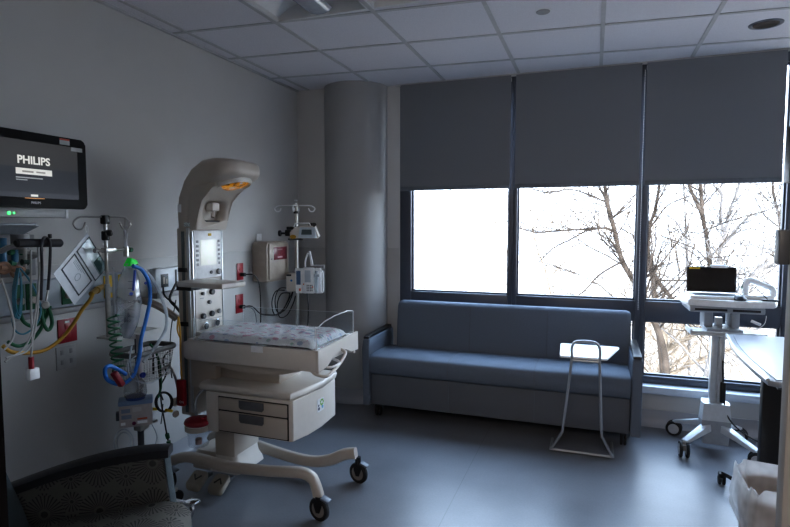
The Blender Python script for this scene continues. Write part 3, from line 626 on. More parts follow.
# main column
cx0,cx1,cy0,cy1=-2.20,-2.105,2.472,2.745
obj('column',MB().box((cx0,cy0,.42),(cx1,cy1,1.49),.01),BEIGE,iw)
obj('side_channel',MB().box((cx0+.035,cy0-.003,.44),(cx0+.055,cy0+.001,1.47)),mat('channel_grey',(.13,.15,.16),.5),iw)
obj('side_rail',MB().box((cx1-.022,cy0-.008,.44),(cx1-.002,cy0+.002,1.49),.003).box((cx1-.001,cy0+.004,.62),(cx1+.010,cy0+.014,1.47),.002).box((cx1-.001,cy1-.012,.62),(cx1+.010,cy1-.004,1.47),.002),ALU,iw)
for z in (1.255,.95): obj('rail_clamp',MB().box((cx0+.02,cy0-.02,z-.012),(cx0+.075,cy0-.004,z+.012),.003),BLACK,iw)
pf=obj('control_panel',MB().box((cx1,cy0+.02,1.20),(cx1+.010,cy1-.018,1.475),.004),WHITE,iw)
obj('display_screen',MB().box((cx1+.010,cy0+.068,1.275),(cx1+.013,cy1-.068,1.42),.001),mat('control_lcd',(.80,.82,.78),.3,emit=(.8,.85,.8),es=.22),pf)
obj('alarm_light',MB().box((cx1+.010,2.61,1.443),(cx1+.014,2.635,1.458)),YSIGN,pf)
bt=MB()
for k in range(6): bt.box((cx1+.010,cy0+.035,1.275+k*.026),(cx1+.013,cy0+.052,1.289+k*.026)).box((cx1+.010,cy1-.050,1.275+k*.026),(cx1+.013,cy1-.034,1.289+k*.026))
obj('button',bt,GREYP,pf)
obj('knob',MB().cyl((cx1+.010,2.69,1.232),.017,.018,(1,0,0),bev=.003),GREYP,pf); obj('knob',MB().cyl((cx1+.010,2.625,1.232),.010,.012,(1,0,0),bev=.003),GREYP,pf)
rp=obj('gas_panel',MB().box((cx1,cy0+.02,.90),(cx1+.010,cy1-.018,1.17),.004),BEIGE2,iw)
obj('panel_arch',MB().tube(spline([(cx1+.011,cy0+.03,1.155),(cx1+.011,2.62,1.185),(cx1+.011,cy1-.03,1.17)],6),.008,8),ALU,rp)
for (y,z,r) in ((2.545,1.115,.010),(2.625,1.118,.018),(2.545,.985,.017),(2.62,.99,.017),(2.685,.995,.014),(2.56,.925,.018),(2.66,.93,.018),(2.60,1.06,.012)):
    obj('knob',MB().cyl((cx1+.010,y,z),r,.018,(1,0,0),bev=.003),DARKP if r>.0165 else GREYP,rp)
g2=MB()
for y,z in ((2.56,.925),(2.66,.93)): g2.lathe([(.018,0),(.023,.004),(.023,.014),(.019,.016)],(cx1+.010,y,z),(1,0,0),20)
obj('gauge_ring',g2,CHROME,rp)
obj('panel_mark',MB().box((cx1+.010,2.53,1.14),(cx1+.0108,2.70,1.143)).box((cx1+.010,2.52,.957),(cx1+.0108,2.72,.960)).box((cx1+.010,2.53,1.085),(cx1+.0108,2.56,1.09)),GREYP,rp)
obj('lower_cover',MB().prism([(cx1,.78),(cx1+.09,.79),(cx1+.075,.89),(cx1+.02,.905),(cx1,.905)],'y',cy0+.02,cy1-.02,.008),BEIGE2,iw)
# hood (radiant heater head on a curved arm)
def hoodring(px,pz,ang_,t,w,cyy=2.61):
    """section perpendicular to travelling direction"""
    n=Vector((-math.sin(ang_),0,math.cos(ang_))); y=Vector((0,1,0)); c=Vector((px,cyy,pz)); r=[]
    for j in range(20):
        q_=2*PI*j/20; u=math.copysign(abs(math.cos(q_))**.45,math.cos(q_)); v=math.copysign(abs(math.sin(q_))**.6,math.sin(q_))
        r.append(c+y*(w*u)+n*(t*v))
    return r
hd=[(-2.155,1.485,90,.05,.139),(-2.157,1.56,89,.052,.139),(-2.143,1.65,78,.058,.139),(-2.105,1.725,58,.064,.14),(-2.055,1.768,36,.072,.15),(-2.00,1.793,14,.077,.162),(-1.95,1.80,4,.074,.170),(-1.90,1.806,4,.066,.170),(-1.855,1.811,4,.055,.155),(-1.822,1.815,4,.042,.125),(-1.806,1.818,4,.028,.09)]
obj('heater_hood',loft(MB(),[hoodring(a,b_,math.radians(c_),d,e) for a,b_,c_,d,e in hd]),BEIGE,iw,ang=50)
# throat: front shell with a rounded opening
th_=MB().prism([(-2.118,1.478),(-2.068,1.478),(-2.058,1.53),(-2.05,1.59),(-2.03,1.645),(-1.985,1.69),(-1.93,1.715),(-1.93,1.75),(-2.118,1.75)],'y',2.474,2.746,.010)
sh_=obj('hood_throat',th_,BEIGE,iw,ang=50)
cutm=MB(); loft(cutm,[[(x_,2.612+u,1.585+v) for u,v in rrect(.098,.062,.05,8)] for x_ in (-2.109,-1.9)])
cu_=obj('cutter_tmp',cutm,BEIGE,iw)
bo_=sh_.modifiers.new('b','BOOLEAN'); bo_.operation='DIFFERENCE'; bo_.object=cu_; bo_.solver='EXACT'
bpy.context.view_layer.update(); dg_=bpy.context.evaluated_depsgraph_get(); nm_=bpy.data.meshes.new_from_object(sh_.evaluated_get(dg_)); sh_.modifiers.clear(); sh_.data=nm_; bpy.data.objects.remove(cu_)
obj('tray_insert',MB().box((-2.105,2.54,1.5245),(-2.065,2.69,1.532),.003),DARKP,iw)
obj('lamp_bracket',MB().box((-2.10,2.60,1.585),(-2.05,2.665,1.635),.008).tube([(-2.075,2.64,1.60),(-2.06,2.61,1.55)],.010,8),BEIGE2,iw)
# heater glass under the head
Mh=Matrix.Translation((-1.925,2.61,1.738))@Matrix.Rotation(math.radians(-17),4,'Y')@Matrix.Diagonal((.86,1.0,1.7,1))
q=MB(); q.lathe([(.118,.02),(.125,-.006),(.112,-.014),(.105,-.008)],(0,0,0),seg=40)
for v in q.bm.verts: v.co=Mh@v.co
obj('heater_bezel',q,BEIGE2,iw,ang=50)
def heat_mat():
    m=bpy.data.materials.new('heater_reflector'); m.use_nodes=True; nt=m.node_tree;N=nt.nodes;L=nt.links;b=N['Principled BSDF']; b.inputs['Metallic'].default_value=.7; b.inputs['Roughness'].default_value=.22
    tc=N.new('ShaderNodeTexCoord'); n=N.new('ShaderNodeTexNoise'); n.inputs['Scale'].default_value=26; n.inputs['Detail'].default_value=2; L.new(tc.outputs['Object'],n.inputs['Vector'])
    cr=N.new('ShaderNodeValToRGB'); e=cr.color_ramp.elements; e[0].position=.36; e[0].color=(.03,.02,.01,1); e[1].position=.50; e[1].color=(.70,.27,.01,1); q_=e.new(.62); q_.color=(.9,.42,.03,1); q_=e.new(.66); q_.color=(.5,.55,.7,1)
    L.new(n.outputs['Fac'],cr.inputs[0]); L.new(cr.outputs[0],b.inputs['Base Color']); L.new(cr.outputs[0],b.inputs['Emission Color']); b.inputs['Emission Strength'].default_value=.2; return m
q=MB(); q.lathe([(0,-.016),(.05,-.015),(.09,-.011),(.106,-.006)],(0,0,0),seg=40)
for v in q.bm.verts: v.co=Mh@v.co
obj('heater_lens',q,heat_mat(),iw)
obj('hood_label',MB().box((-2.17,2.4535,1.575),(-2.145,2.4545,1.62)),WHITE,iw)
obj('hood_label',MB().box((-2.13,2.4535,1.497),(-2.09,2.4545,1.52)),mat('multi_label',(.55,.62,.68),.5,var=.6,scale=200),iw)
# warmer side shelf
zs=1.21
sp=[atz(177,284.5,zs),atz(222,288.5,zs),atz(243,285,zs),atz(200,279,zs)]
sh=[(v.x,v.y) for v in sp]
sf_=obj('side_shelf',MB().prism([(-2.04,2.29),(-2.02,2.27),(-1.755,2.24),(-1.73,2.252),(-1.70,2.40),(-1.715,2.425),(-1.97,2.455),(-2.04,2.445)],'z',1.185,1.212,.006),BEIGE2,iw)
obj('shelf_bracket',MB().box((-2.13,2.38,1.15),(-2.03,2.47,1.186),.004),BLACK,iw)
obj('cable_arm',MB().tube(spline([(-2.18,2.44,.98),(-2.24,2.40,1.04),(-2.30,2.36,1.08),(-2.40,2.34,1.10)],5),[.02]*16,8),mat('tan_arm',(.34,.29,.25),.6),iw)
# ------------------------------------------------------------------ suction canister on warmer
p=aty(198.5,432,2.36)
scn=thing('suction_canister','clear suction canister with a red lid beside the warmer','canister',(p.x,p.y,.31))
zt_=.438; zb_=.315
obj('jar',MB().lathe([(.0,zb_),(.050,zb_),(.054,zb_+.01),(.060,zt_)],(p.x,p.y,0),seg=28),clear('canister_plastic',(.90,.92,.94),.9),scn)
obj('lid',MB().lathe([(.068,zt_-.004),(.074,zt_+.006),(.068,zt_+.02),(.04,zt_+.028),(0,zt_+.03)],(p.x,p.y,0),seg=28).cyl((p.x+.03,p.y-.01,zt_+.02),.010,.016).tube([(p.x+.03,p.y,zt_+.03),(p.x+.07,p.y,zt_+.042)],.006,8),RED,scn)
obj('holder_ring',MB().lathe([(.062,zt_-.035),(.07,zt_-.035),(.07,zt_-.008),(.062,zt_-.008)],(p.x,p.y,0),seg=28).tube([(p.x-.02,p.y+.065,zt_-.02),(-2.12,2.46,zt_+.0)],.01,8),BEIGE,scn)
obj('float_valve',MB().cyl((p.x,p.y,zb_+.005),.017,.03),mat('valve_pink',(.5,.32,.28),.5),scn)
obj('tube',MB().tube(spline([(p.x-.01,p.y,zt_+.04),(p.x-.015,p.y,zt_+.10),(p.x-.0,p.y+.02,zt_+.16),(p.x+.05,p.y+.1,zt_+.20)],6),.007,8),TUBEC,scn)
# red examination light hanging on yellow cord
p=aty(182,394,2.36)
fl=thing('hanging_red_light','red handheld light hanging on a yellow cord beside the warmer column','light',(p.x,p.y,.52))
obj('body',MB().box((p.x-.026,p.y-.014,.52),(p.x+.022,p.y+.014,.665),.006),RED,fl)
obj('cord',MB().tube(spline([(p.x+.0,p.y,.665),(p.x-.002,p.y,.80),(p.x-.005,p.y+.005,.92),(p.x-.018,p.y+.01,1.0),(p.x-.04,p.y+.03,.985),(p.x-.045,p.y+.03,.93),(p.x-.03,p.y+.03,.89)],6),.005,8),YELL,fl)
text('lettering','ON',.018,frame((p.x+.008,p.y-.0152,.545),(1,0,0),(0,0,1)),WHITE,fl)
# ------------------------------------------------------------------ far IV pole with pumps
px_,py_=-2.262,3.90
ip=thing('infusion_stand','steel infusion stand carrying two pumps near the column','stand',(px_,py_,0))
obj('pole',MB().tube([(px_,py_,.10),(px_,py_,1.68)],.0145,12),STEEL,ip)
obj('pole_tip',MB().cyl((px_,py_,1.70),.012,.012,bev=.003),WHITE,ip)
def hook(cx,cy,z,L1,sgn,dirv=(1,0,0),k=1.0):
    d=Vector(dirv)*sgn; c=Vector((cx,cy,z))
    return spline([c,c+d*L1*.6,c+d*(L1-.03),c+d*L1+Vector((0,0,-.006)),c+d*(L1+.022)+Vector((0,0,-.025))*k,c+d*(L1+.008)+Vector((0,0,-.047))*k,c+d*(L1-.018)+Vector((0,0,-.045))*k,c+d*(L1-.03)+Vector((0,0,-.022))*k],5)
q=MB(); q.tube(hook(px_,py_,1.665,.13,1,(.94,.34,0)),.005,8); q.tube(hook(px_,py_,1.665,.15,-1,(.94,.34,0)),.005,8); q.tube(hook(px_,py_,1.665,.11,1,(-.34,.94,0)),.005,8); q.tube(hook(px_,py_,1.665,.11,-1,(-.34,.94,0)),.005,8)
obj('hook',q,WHITE,ip)
obj('collar',MB().cyl((px_,py_,1.60),.02,.02),BLACK,ip)
for k in range(5):
    a=k*2*PI/5+.3; e=(px_+.19*math.cos(a),py_+.19*math.sin(a)); q=MB().tube([(px_,py_,.12),(px_+.1*math.cos(a),py_+.1*math.sin(a),.10),(e[0],e[1],.07)],.012,8); l=obj('leg',q,STEEL,ip); obj('wheel',MB().lathe([(0,-.012),(.03,-.012),(.034,0),(.03,.012),(0,.012)],(e[0],e[1],.035),(-math.sin(a),math.cos(a),0),18),RUB,l)
# syringe pump upper
vx=Vector((.97,.24,0)).normalized(); 
up_=thing('syringe_pump','white syringe pump with a grey display clamped to the infusion stand','pump',(px_+.08,py_-.03,1.42))
Mu=frame((px_+.105,py_-.055,1.42),vx,(0,0,1))   # local x right, y up, z toward viewer
q=MB(); q.prism([(-.115,-.02),(.10,-.02),(.12,.0),(.085,.085),(.04,.075),(-.07,.075),(-.115,.03)],'z',-.04,.02,.01); [setattr(v,'co',Mu@v.co) for v in q.bm.verts]; pb=obj('pump_body',q,BEIGE2,up_)
q=MB().hexa([(-.04,-.015,.02),(.105,-.015,.02),(.105,-.015,.045),(-.04,-.015,.045),(-.03,.07,.02),(.09,.07,.02),(.09,.07,.022),(-.03,.07,.022)],.003); [setattr(v,'co',Mu@v.co) for v in q.bm.verts]; obj('front_panel',q,mat('pump_face',(.55,.62,.68),.4),up_)
q=MB().hexa([(-.015,.012,.036),(.07,.012,.036),(.07,.012,.0395),(-.015,.012,.0395),(-.012,.052,.026),(.065,.052,.026),(.065,.052,.0295),(-.012,.052,.0295)]); [setattr(v,'co',Mu@v.co) for v in q.bm.verts]; obj('display',q,mat('pump_lcd',(.10,.14,.15),.3),up_)
q=MB().tube(spline([(-.085,.07,0),(-.07,.098,0),(.0,.103,0),(.04,.10,0),(.05,.075,0)],5),.006,8); [setattr(v,'co',Mu@v.co) for v in q.bm.verts]; obj('handle',q,WHITE,up_)
q=MB().box((.03,.082,-.03),(.095,.105,.0),.01).cyl((.075,.09,-.01),.016,.04,(.3,0,1)); [setattr(v,'co',Mu@v.co) for v in q.bm.verts]; obj('syringe_driver',q,BLACK,up_)
q=MB().cyl((-.085,-.005,.021),.016,.004,(0,0,1)); [setattr(v,'co',Mu@Vector((v.co.x*1.6+.05,v.co.y,v.co.z))) for v in q.bm.verts]; obj('amber_badge',q,YELL,up_)
q=MB().box((-.13,-.03,-.035),(-.02,-.018,.02),.004); [setattr(v,'co',Mu@v.co) for v in q.bm.verts]; obj('under_strip',q,DARKP,up_)
q=MB().box((-.16,.0,-.035),(-.115,.05,.0),.006).tube([(-.16,.022,-.015),(-.20,.022,-.015)],.008,8).cyl((-.195,.022,-.015),.025,.02,(-1,0,0),bev=.004).box((-.15,.05,-.03),(-.09,.075,-.01),.004); [setattr(v,'co',Mu@v.co) for v in q.bm.verts]; obj('pole_clamp',q,BLACK,up_)
# infusion pump lower
lp_=thing('infusion_pump','white modular infusion pump, lower of the two on its stand','pump',(px_+.09,py_-.03,.98))
Ml=frame((px_+.14,py_-.05,1.065),vx,(.0,0,1))
def P_(m): [setattr(v,'co',Ml@v.co) for v in m.bm.verts]; return m
obj('back_body',P_(MB().box((-.14,-.095,-.07),(.11,.080,-.008),.012)),GREYP,lp_)
obj('side_body',P_(MB().box((-.19,-.09,-.05),(-.105,.06,.0),.012)),BEIGE2,lp_)
m1=obj('channel_module',P_(MB().box((-.105,-.10,-.01),(-.052,.10,.025),.006)),WHITE,lp_)
obj('blue_display',P_(MB().box((-.097,-.03,.025),(-.062,.08,.027)).box((-.094,.04,.027),(-.066,.07,.028))),mat('lcd_blue',(.07,.14,.26),.3),m1)
obj('red_key',P_(MB().box((-.075,-.08,.025),(-.062,-.06,.028))),mat('key_red',(.7,.10,.03),.4),m1)
m2=obj('control_module',P_(MB().box((-.048,-.10,-.01),(.047,.105,.03),.008)),WHITE,lp_)
obj('screen',P_(MB().box((-.028,-.01,.030),(.02,.085,.032),.001)),mat('pump_screen',(.50,.56,.62),.3),m2)
kk=MB()
for i in range(4):
    for j in range(4): kk.box((-.012+j*.013,-.08+i*.014,.03),(-.004+j*.013,-.072+i*.014,.0325))
obj('keypad',P_(kk),DARKP,m2); obj('red_key',P_(MB().box((-.04,-.03,.03),(-.032,-.02,.033)).box((.03,-.052,.03),(.04,-.042,.033))),MATS['key_red'],m2)
m3=obj('syringe_module',P_(MB().box((.05,-.10,-.01),(.10,.10,.02),.006)),WHITE,lp_)
obj('syringe_barrel',P_(MB().tube([(.068,-.09,.032),(.068,.08,.032)],.012,10).box((.05,.035,.02),(.09,.055,.045),.003)),TUBEC,m3)
obj('clamp_arm',P_(MB().tube(spline([(.09,.09,.01),(.112,.06,.01),(.115,-.07,.01),(.10,-.095,.01)],4),.007,8)),WHITE,m3)
obj('blue_badge',P_(MB().cyl((-.145,.0,.0),.009,.002,(0,0,1))),mat('badge_blue',(.02,.2,.5),.4),lp_)
obj('port',P_(MB().box((-.185,.035,-.0),(-.145,.05,.006),.002)),BLACK,lp_)
obj('syringe_plunger',P_(MB().box((.01,.10,-.03),(.10,.125,.0),.006).cyl((.10,.112,-.015),.015,.02,(1,0,0))),GREYP,lp_)
obj('upright_rod',P_(MB().hexa([(.015,.12,-.01),(.035,.12,-.01),(.035,.12,.005),(.015,.12,.005),(.0,.235,-.01),(.012,.235,-.01),(.012,.235,.005),(.0,.235,.005)]).tube(spline([(-.03,.11,0),(-.03,.15,0),(-.02,.19,0),(-.005,.22,0)],4),.008,8)),WHITE,lp_)
tag(obj('pump_cord',MB().tube(spline([(px_+.11,py_-.03,.96),(px_+.12,py_-.03,.85),(px_+.11,py_-.03,.70),(px_+.08,py_-.03,.5),(px_+.03,py_-.03,.3)],6),.005,8),BLACK),'black cord hanging below the infusion pump','cord')
# ------------------------------------------------------------------ left wall items
xw=XL+.006
sc_=thing('glove_dispenser','beige wall mounted sharps box with a dark red window','dispenser',(xw+.05,3.75,1.08))
def bx(mn,mx,**k): return MB().box(mn,mx,**k)
obj('cabinet_body',MB().prism([(3.60,1.075),(3.60,1.345),(3.615,1.37),(3.635,1.378),(3.90,1.378),(3.91,1.36),(3.91,1.065),(3.62,1.065)],'x',xw,xw+.135,.012),mat('box_beige',(.40,.34,.285),.45),sc_)
obj('front_door',MB().box((xw+.135,3.62,1.085),(xw+.148,3.90,1.365),.008),mat('box_beige_light',(.44,.38,.32),.45),sc_)
obj('window_label',MB().box((xw+.148,3.68,1.235),(xw+.151,3.87,1.335),.001),mat('dark_red_label',(.17,.02,.035),.3,var=.4,scale=60),sc_)
obj('label_strip',MB().box((xw+.151,3.73,1.25),(xw+.152,3.80,1.262)).box((xw+.151,3.73,1.31),(xw+.152,3.80,1.32)),mat('label_pale',(.5,.35,.35),.5),sc_)
obj('lock',MB().cyl((xw+.148,3.655,1.245),.009,.006,(1,0,0)),STEEL,sc_)
tag(obj('switch_plate',MB().box((xw,3.66,1.385),(xw+.008,3.73,1.44),.002),WHITE),'small pale switch plate above the beige wall box','switch')
def outlet(Yc,Zc,w,h,label,plug=True,grp='red wall outlets'):
    t=thing('wall_outlet',label,'outlet',(xw,Yc,Zc),group=None)
    obj('cover_plate',MB().box((xw,Yc-w/2,Zc-h/2),(xw+.006,Yc+w/2,Zc+h/2),.002),RED,t)
    for dz in (-.022,.022): obj('socket',MB().box((xw+.006,Yc-.016,Zc+dz-.014),(xw+.009,Yc+.016,Zc+dz+.014),.003),mat('socket_red',(.30,.015,.02),.4),t)
    if plug: 
        q=obj('plug',MB().box((xw+.009,Yc-.013,Zc-.036),(xw+.05,Yc+.013,Zc-.008),.006),BLACK,None); tag(q,'black plug in '+label,'plug')
    return t
outlet(3.445,1.16,.075,.125,'red wall outlet beside the beige box, upper one')
outlet(3.43,.92,.09,.14,'red wall outlet lower down behind the warmer')
a=Vector((xw+.05,3.445,1.14)); 
tag(obj('power_cable',MB().tube(spline([a,a+Vector((.04,.05,-.01)),a+Vector((.06,.09,-.09)),a+Vector((.06,.10,-.3)),a+Vector((.05,.10,-.6)),a+Vector((.04,.12,-1.05))],7),.005,8),BLACK),'black power cord dropping from the upper red outlet','cord')
a=Vector((xw+.05,3.43,.90))
tag(obj('power_cable',MB().tube(spline([a,a+Vector((.05,.02,.0)),a+Vector((.08,.08,-.06)),a+Vector((.08,.20,-.09)),a+Vector((.08,.32,-.10)),a+Vector((.1,.40,-.05)),(px_-.02,py_-.02,.98)],7),.0045,8),BLACK),'black power cord sagging from the lower red outlet to the stand','cord')
a=Vector((xw+.05,3.43,.895))
tag(obj('power_cable',MB().tube(spline([a,a+Vector((.05,.02,-.01)),a+Vector((.07,.04,-.08)),a+Vector((.07,.05,-.3))],7),.004,8),GREYP),'grey cord hanging from the lower red outlet','cord')
q=MB()
for k,(dx,dz) in enumerate(((0,.0),(-.03,-.02),(.02,-.04))):
    c=Vector((px_-.10+dx,py_-.06,.90+dz)); q.tube(spline([c+Vector((.05,0,.10)),c+Vector((-.03,0,.09)),c+Vector((-.07,0,.0)),c+Vector((-.05,0,-.10)),c+Vector((.02,0,-.08)),c+Vector((.08,0,.02)),c+Vector((.10,0,.08))],6),.0045,8)
tag(obj('power_cable',q,BLACK),'looped black cords hanging beside the infusion pump','cord')
# red plate & grey plate left
t=outlet((1.945+2.06)/2,.975,.105,.12,'red wall outlet below the hanging laminated sheet',plug=False)
obj('cover_label',MB().box((xw+.0095,1.985,1.015),(xw+.0105,2.01,1.025)),WHITE,t)
t=thing('data_outlet','grey blank wall outlet plate below the red one','outlet',(xw,1.985,.85)); obj('cover_plate',MB().box((xw,1.935,.785),(xw+.006,2.045,.90),.002),mat('plate_grey',(.42,.42,.43),.5),t); [obj('socket',MB().box((xw+.006,1.99+a-.008,.845+b-.012),(xw+.008,1.99+a+.008,.845+b+.012),.002),GREYP,t) for a in (-.025,.025) for b in (-.025,.025)]
# headwall rail with gas outlets
hr=thing('gas_rail','horizontal medical gas rail on the left wall','rail',(xw,1.9,1.1))
obj('rail_body',MB().box((xw,1.40,1.10),(xw+.045,2.34,1.245),.006),mat('rail_pale',(.40,.45,.50),.4),hr)
obj('rail_lip',MB().box((xw,1.40,1.072),(xw+.06,2.34,1.10),.004),GREYP,hr)
for (yy,m_,w) in ((1.73,GREEN,.05),(1.79,GREEN,.05),(1.97,GREEN,.055),(2.22,YSIGN,.06),(2.31,YSIGN,.05)):
    g=obj('gas_outlet',MB().box((xw+.045,yy-w/2,1.115),(xw+.052,yy+w/2,1.235),.002),m_,hr); obj('outlet_port',MB().cyl((xw+.052,yy,1.16),.016,.02,(1,0,0),bev=.003),BEIGE if m_ is GREEN else STEEL,g)
h2=thing('medical_outlet_unit','pale wall panel with outlets behind the warmer column','panel',(xw,2.69,1.18))
obj('panel_body',MB().box((xw,2.56,1.105),(xw+.045,3.05,1.245),.005),mat('panel_blue_white',(.78,.84,.90),.35),h2)
obj('panel_shelf',MB().box((xw,2.54,1.07),(xw+.07,3.08,1.10),.004),GREYP,h2)
obj('socket',MB().box((xw+.045,2.60,1.13),(xw+.048,2.66,1.21),.002).box((xw+.045,2.72,1.12),(xw+.049,2.735,1.23)).box((xw+.045,2.755,1.12),(xw+.049,2.77,1.23)),DARKP,h2)
obj('socket_insert',MB().box((xw+.048,2.615,1.15),(xw+.050,2.63,1.19)).box((xw+.048,2.64,1.15),(xw+.050,2.65,1.18)),BEIGE,h2)
# patient monitor
XM=-2.30
p0=atx(85,138,XM); p1=atx(85,207,XM)
my1=p0.y; my0=my1-.52; mz0=p1.z-.012; mz1=p0.z-.014
mo=thing('patient_monitor','black framed patient monitor showing its start screen on the left wall','monitor',(XM,(my0+my1)/2,mz0))
q=MB().prism([(my0+u+ .26,v) for u,v in []] or [((my0+my1)/2+u,(mz0+mz1)/2+v) for u,v in rrect((my1-my0)/2,(mz1-mz0)/2,.022)],'x',XM-.035,XM,.006)
obj('bezel',q,mat('bezel_black',(.010,.010,.011),.5,spec=.2),mo)
obj('rear_housing',MB().box((XM-.09,my0+.06,mz0+.04),(XM-.035,my1-.06,mz1-.04),.015),GREYP,mo)
def scr_mat():
    m=bpy.data.materials.new('monitor_screen'); m.use_nodes=True; nt=m.node_tree;N=nt.nodes;L=nt.links;b=N['Principled BSDF']; b.inputs['Roughness'].default_value=.3; b.inputs['Base Color'].default_value=(.01,.01,.011,1); b.inputs['Specular IOR Level'].default_value=.15
    tc=N.new('ShaderNodeTexCoord'); sp=N.new('ShaderNodeSeparateXYZ'); L.new(tc.outputs['Generated'],sp.inputs[0]); cr=N.new('ShaderNodeValToRGB'); cr.color_ramp.interpolation='LINEAR'; e=cr.color_ramp.elements
    e[0].position=0; e[0].color=(.045,.048,.062,1); e[1].position=1; e[1].color=(.048,.046,.047,1)
    for pp,cc in ((.08,(.045,.048,.062,1)),(.10,(.020,.022,.030,1)),(.52,(.020,.022,.030,1)),(.54,(.040,.039,.040,1))): k=e.new(pp); k.color=cc
    L.new(sp.outputs['Z'],cr.inputs[0]); L.new(cr.outputs[0],b.inputs['Emission Color']); b.inputs['Emission Strength'].default_value=.42; return m
sy1=my1-.048; sy0=my0+.048; sz0=mz0+.044; sz1=mz1-.040
obj('screen',MB().box((XM,sy0,sz0),(XM+.002,sy1,sz1)),scr_mat(),mo)
EM=mat('screen_white',(.5,.5,.48),.5,emit=(.75,.73,.68),es=.42); EM2=mat('screen_grey',(.3,.3,.3),.5,emit=(.5,.5,.5),es=.22)
def tm(x,y): q=atx(x,y,XM+.003); return (XM+.003,q.y,q.z)
text('screen_logo','PHILIPS',.047,frame(tm(34,161),(0,1,0),(0,0,1)),EM,mo,bold=.0012)
c=tm(34.5,172); obj('progress_bar',MB().box((XM+.002,c[1]-.082,c[2]-.013),(XM+.0035,c[1]+.082,c[2]+.013)),EM,mo)
obj('bar_caption',MB().box((XM+.0035,c[1]-.055,c[2]-.005),(XM+.004,c[1]-.005,c[2]+.003)).box((XM+.0035,c[1]+.008,c[2]-.004),(XM+.004,c[1]+.05,c[2]+.003)),mat('caption_grey',(.25,.24,.22),.5,emit=(.4,.38,.34),es=.2),mo)
c=tm(32,178); obj('caption_line',MB().box((XM+.002,c[1]-.07,c[2]-.003),(XM+.003,c[1]+.05,c[2]+.002)).box((XM+.002,c[1]-.07,c[2]-.012),(XM+.003,c[1]-.02,c[2]-.008)),EM2,mo)
c=tm(35,195.5); obj('status_text',MB().box((XM+.002,c[1]-.018,c[2]-.005),(XM+.0035,c[1]+.014,c[2]+.004)),EM,mo); obj('status_bar',MB().box((XM+.002,c[1]-.045,c[2]-.014),(XM+.003,c[1]+.045,c[2]-.011)),mat('status_orange',(.5,.2,.05),.5,emit=(.7,.35,.12),es=.4),mo)
c=tm(36.5,203.5); text('brand_text','PHILIPS',.014,frame((XM+.0015,c[1],mz0+.022),(0,1,0),(0,0,1)),mat('bezel_text',(.4,.4,.4),.4,emit=(.4,.4,.45),es=.3),mo)  # bezel lettering given a faint glow of its own to stand out
obj('asset_sticker',MB().box((XM,my1-.135,mz1-.034),(XM+.0012,my1-.085,mz1-.014)),mat('sticker_pale',(.45,.45,.45),.5),mo); obj('asset_sticker',MB().box((XM,my1-.135,mz1-.014),(XM+.0012,my1-.085,mz1-.006)),mat('sticker_red',(.5,.08,.05),.5),mo)
obj('asset_sticker',MB().box((XM,my1-.08,mz1-.058),(XM+.0022,my1-.02,mz1-.040)),MATS['sticker_pale'],mo)
# module rack under monitor
mr=thing('module_rack','pale module bar with green lights directly under the monitor','rack',(XM,1.7,1.53))
r1=atx(65,218,XM); r0=atx(65,209,XM)
obj('rack_body',MB().box((XM-.10,1.35,r1.z),(XM+.02,r1.y,r0.z-.006),.004),mat('rack_pale',(.38,.38,.37),.5),mr)
obj('end_plate',MB().box((XM-.0,r1.y-.012,r1.z-.002),(XM+.022,r1.y+.001,r0.z-.005),.001),WHITE,mr)
GL=mat('green_led',(.0,.6,.1),.4,emit=(.05,.9,.15),es=1.5)
for a,s_ in ((9,.007),(14,.004)): c=atx(a,213,XM+.021); obj('status_light',MB().cyl((XM+.020,c.y,c.z),s_,.002,(1,0,0)),GL,mr)
# arm + bracket
ma=thing('wall_mount_arm','grey wall mounted support arm holding the monitor','bracket',(-2.45,1.65,1.45))
obj('top_plate',MB().box((-2.40,1.42,1.500),(-2.26,1.70,1.513),.004).hexa([(-2.38,1.45,1.465),(-2.26,1.45,1.465),(-2.26,1.64,1.465),(-2.38,1.64,1.465),(-2.40,1.42,1.50),(-2.24,1.42,1.50),(-2.24,1.70,1.50),(-2.40,1.70,1.50)],.003),mat('bracket_grey',(.20,.21,.23),.4,.3),ma)
obj('pivot',MB().cyl((-2.31,1.66,1.40),.035,.07,bev=.006),GREYP,ma)
obj('arm',MB().tube(spline([(-2.31,1.66,1.41),(-2.33,1.74,1.40),(-2.40,1.78,1.38),(-2.48,1.76,1.36)],6),.03,10),mat('arm_tan',(.36,.35,.33),.5),ma)
obj('wall_plate',MB().box((xw,1.68,1.22+.05),(xw+.02,1.84,1.46),.004),GREYP,ma)
# padded bar with stethoscope
xb_=-2.12
a=atx(15,243,xb_); b_=atx(62,243,xb_)
pbar=thing('padded_bar','black padded grab bar with tubes draped over it','bar',(xb_,(a.y+b_.y)/2,a.z))
obj('pad',MB().lathe([(0,0),(.010,.0),(.017,.008),(.017,(b_-a).length-.008),(.010,(b_-a).length),(0,(b_-a).length)],a,(b_-a),16),mat('bar_foam',(.025,.025,.03),.7),pbar)
obj('bracket',MB().tube(spline([tuple(a+Vector((0,.02,0))),(-2.2,1.50,1.40),(-2.31,1.60,1.41)],5),.01,8),GREYP,pbar)
obj('knob',MB().cyl((xb_,atx(50,238,xb_).y,a.z+.015),.007,.018),BLACK,pbar)
st=thing('stethoscope','black stethoscope draped over the padded bar','stethoscope',(xb_,1.7,1.2))
def wx_(x,y,X): return tuple(atx(x,y,X))
q=MB(); q.tube(spline([wx_(41,300,xb_+.02),wx_(42,270,xb_+.02),wx_(41.5,248,xb_+.024),wx_(43,239,xb_+.02),wx_(46,237.5,xb_),wx_(50,243,xb_+.024),wx_(50,262,xb_+.02),wx_(48,290,xb_+.02)],6),.0055,8)
obj('tubing',q,mat('steth_tube',(.04,.04,.045),.4),st)
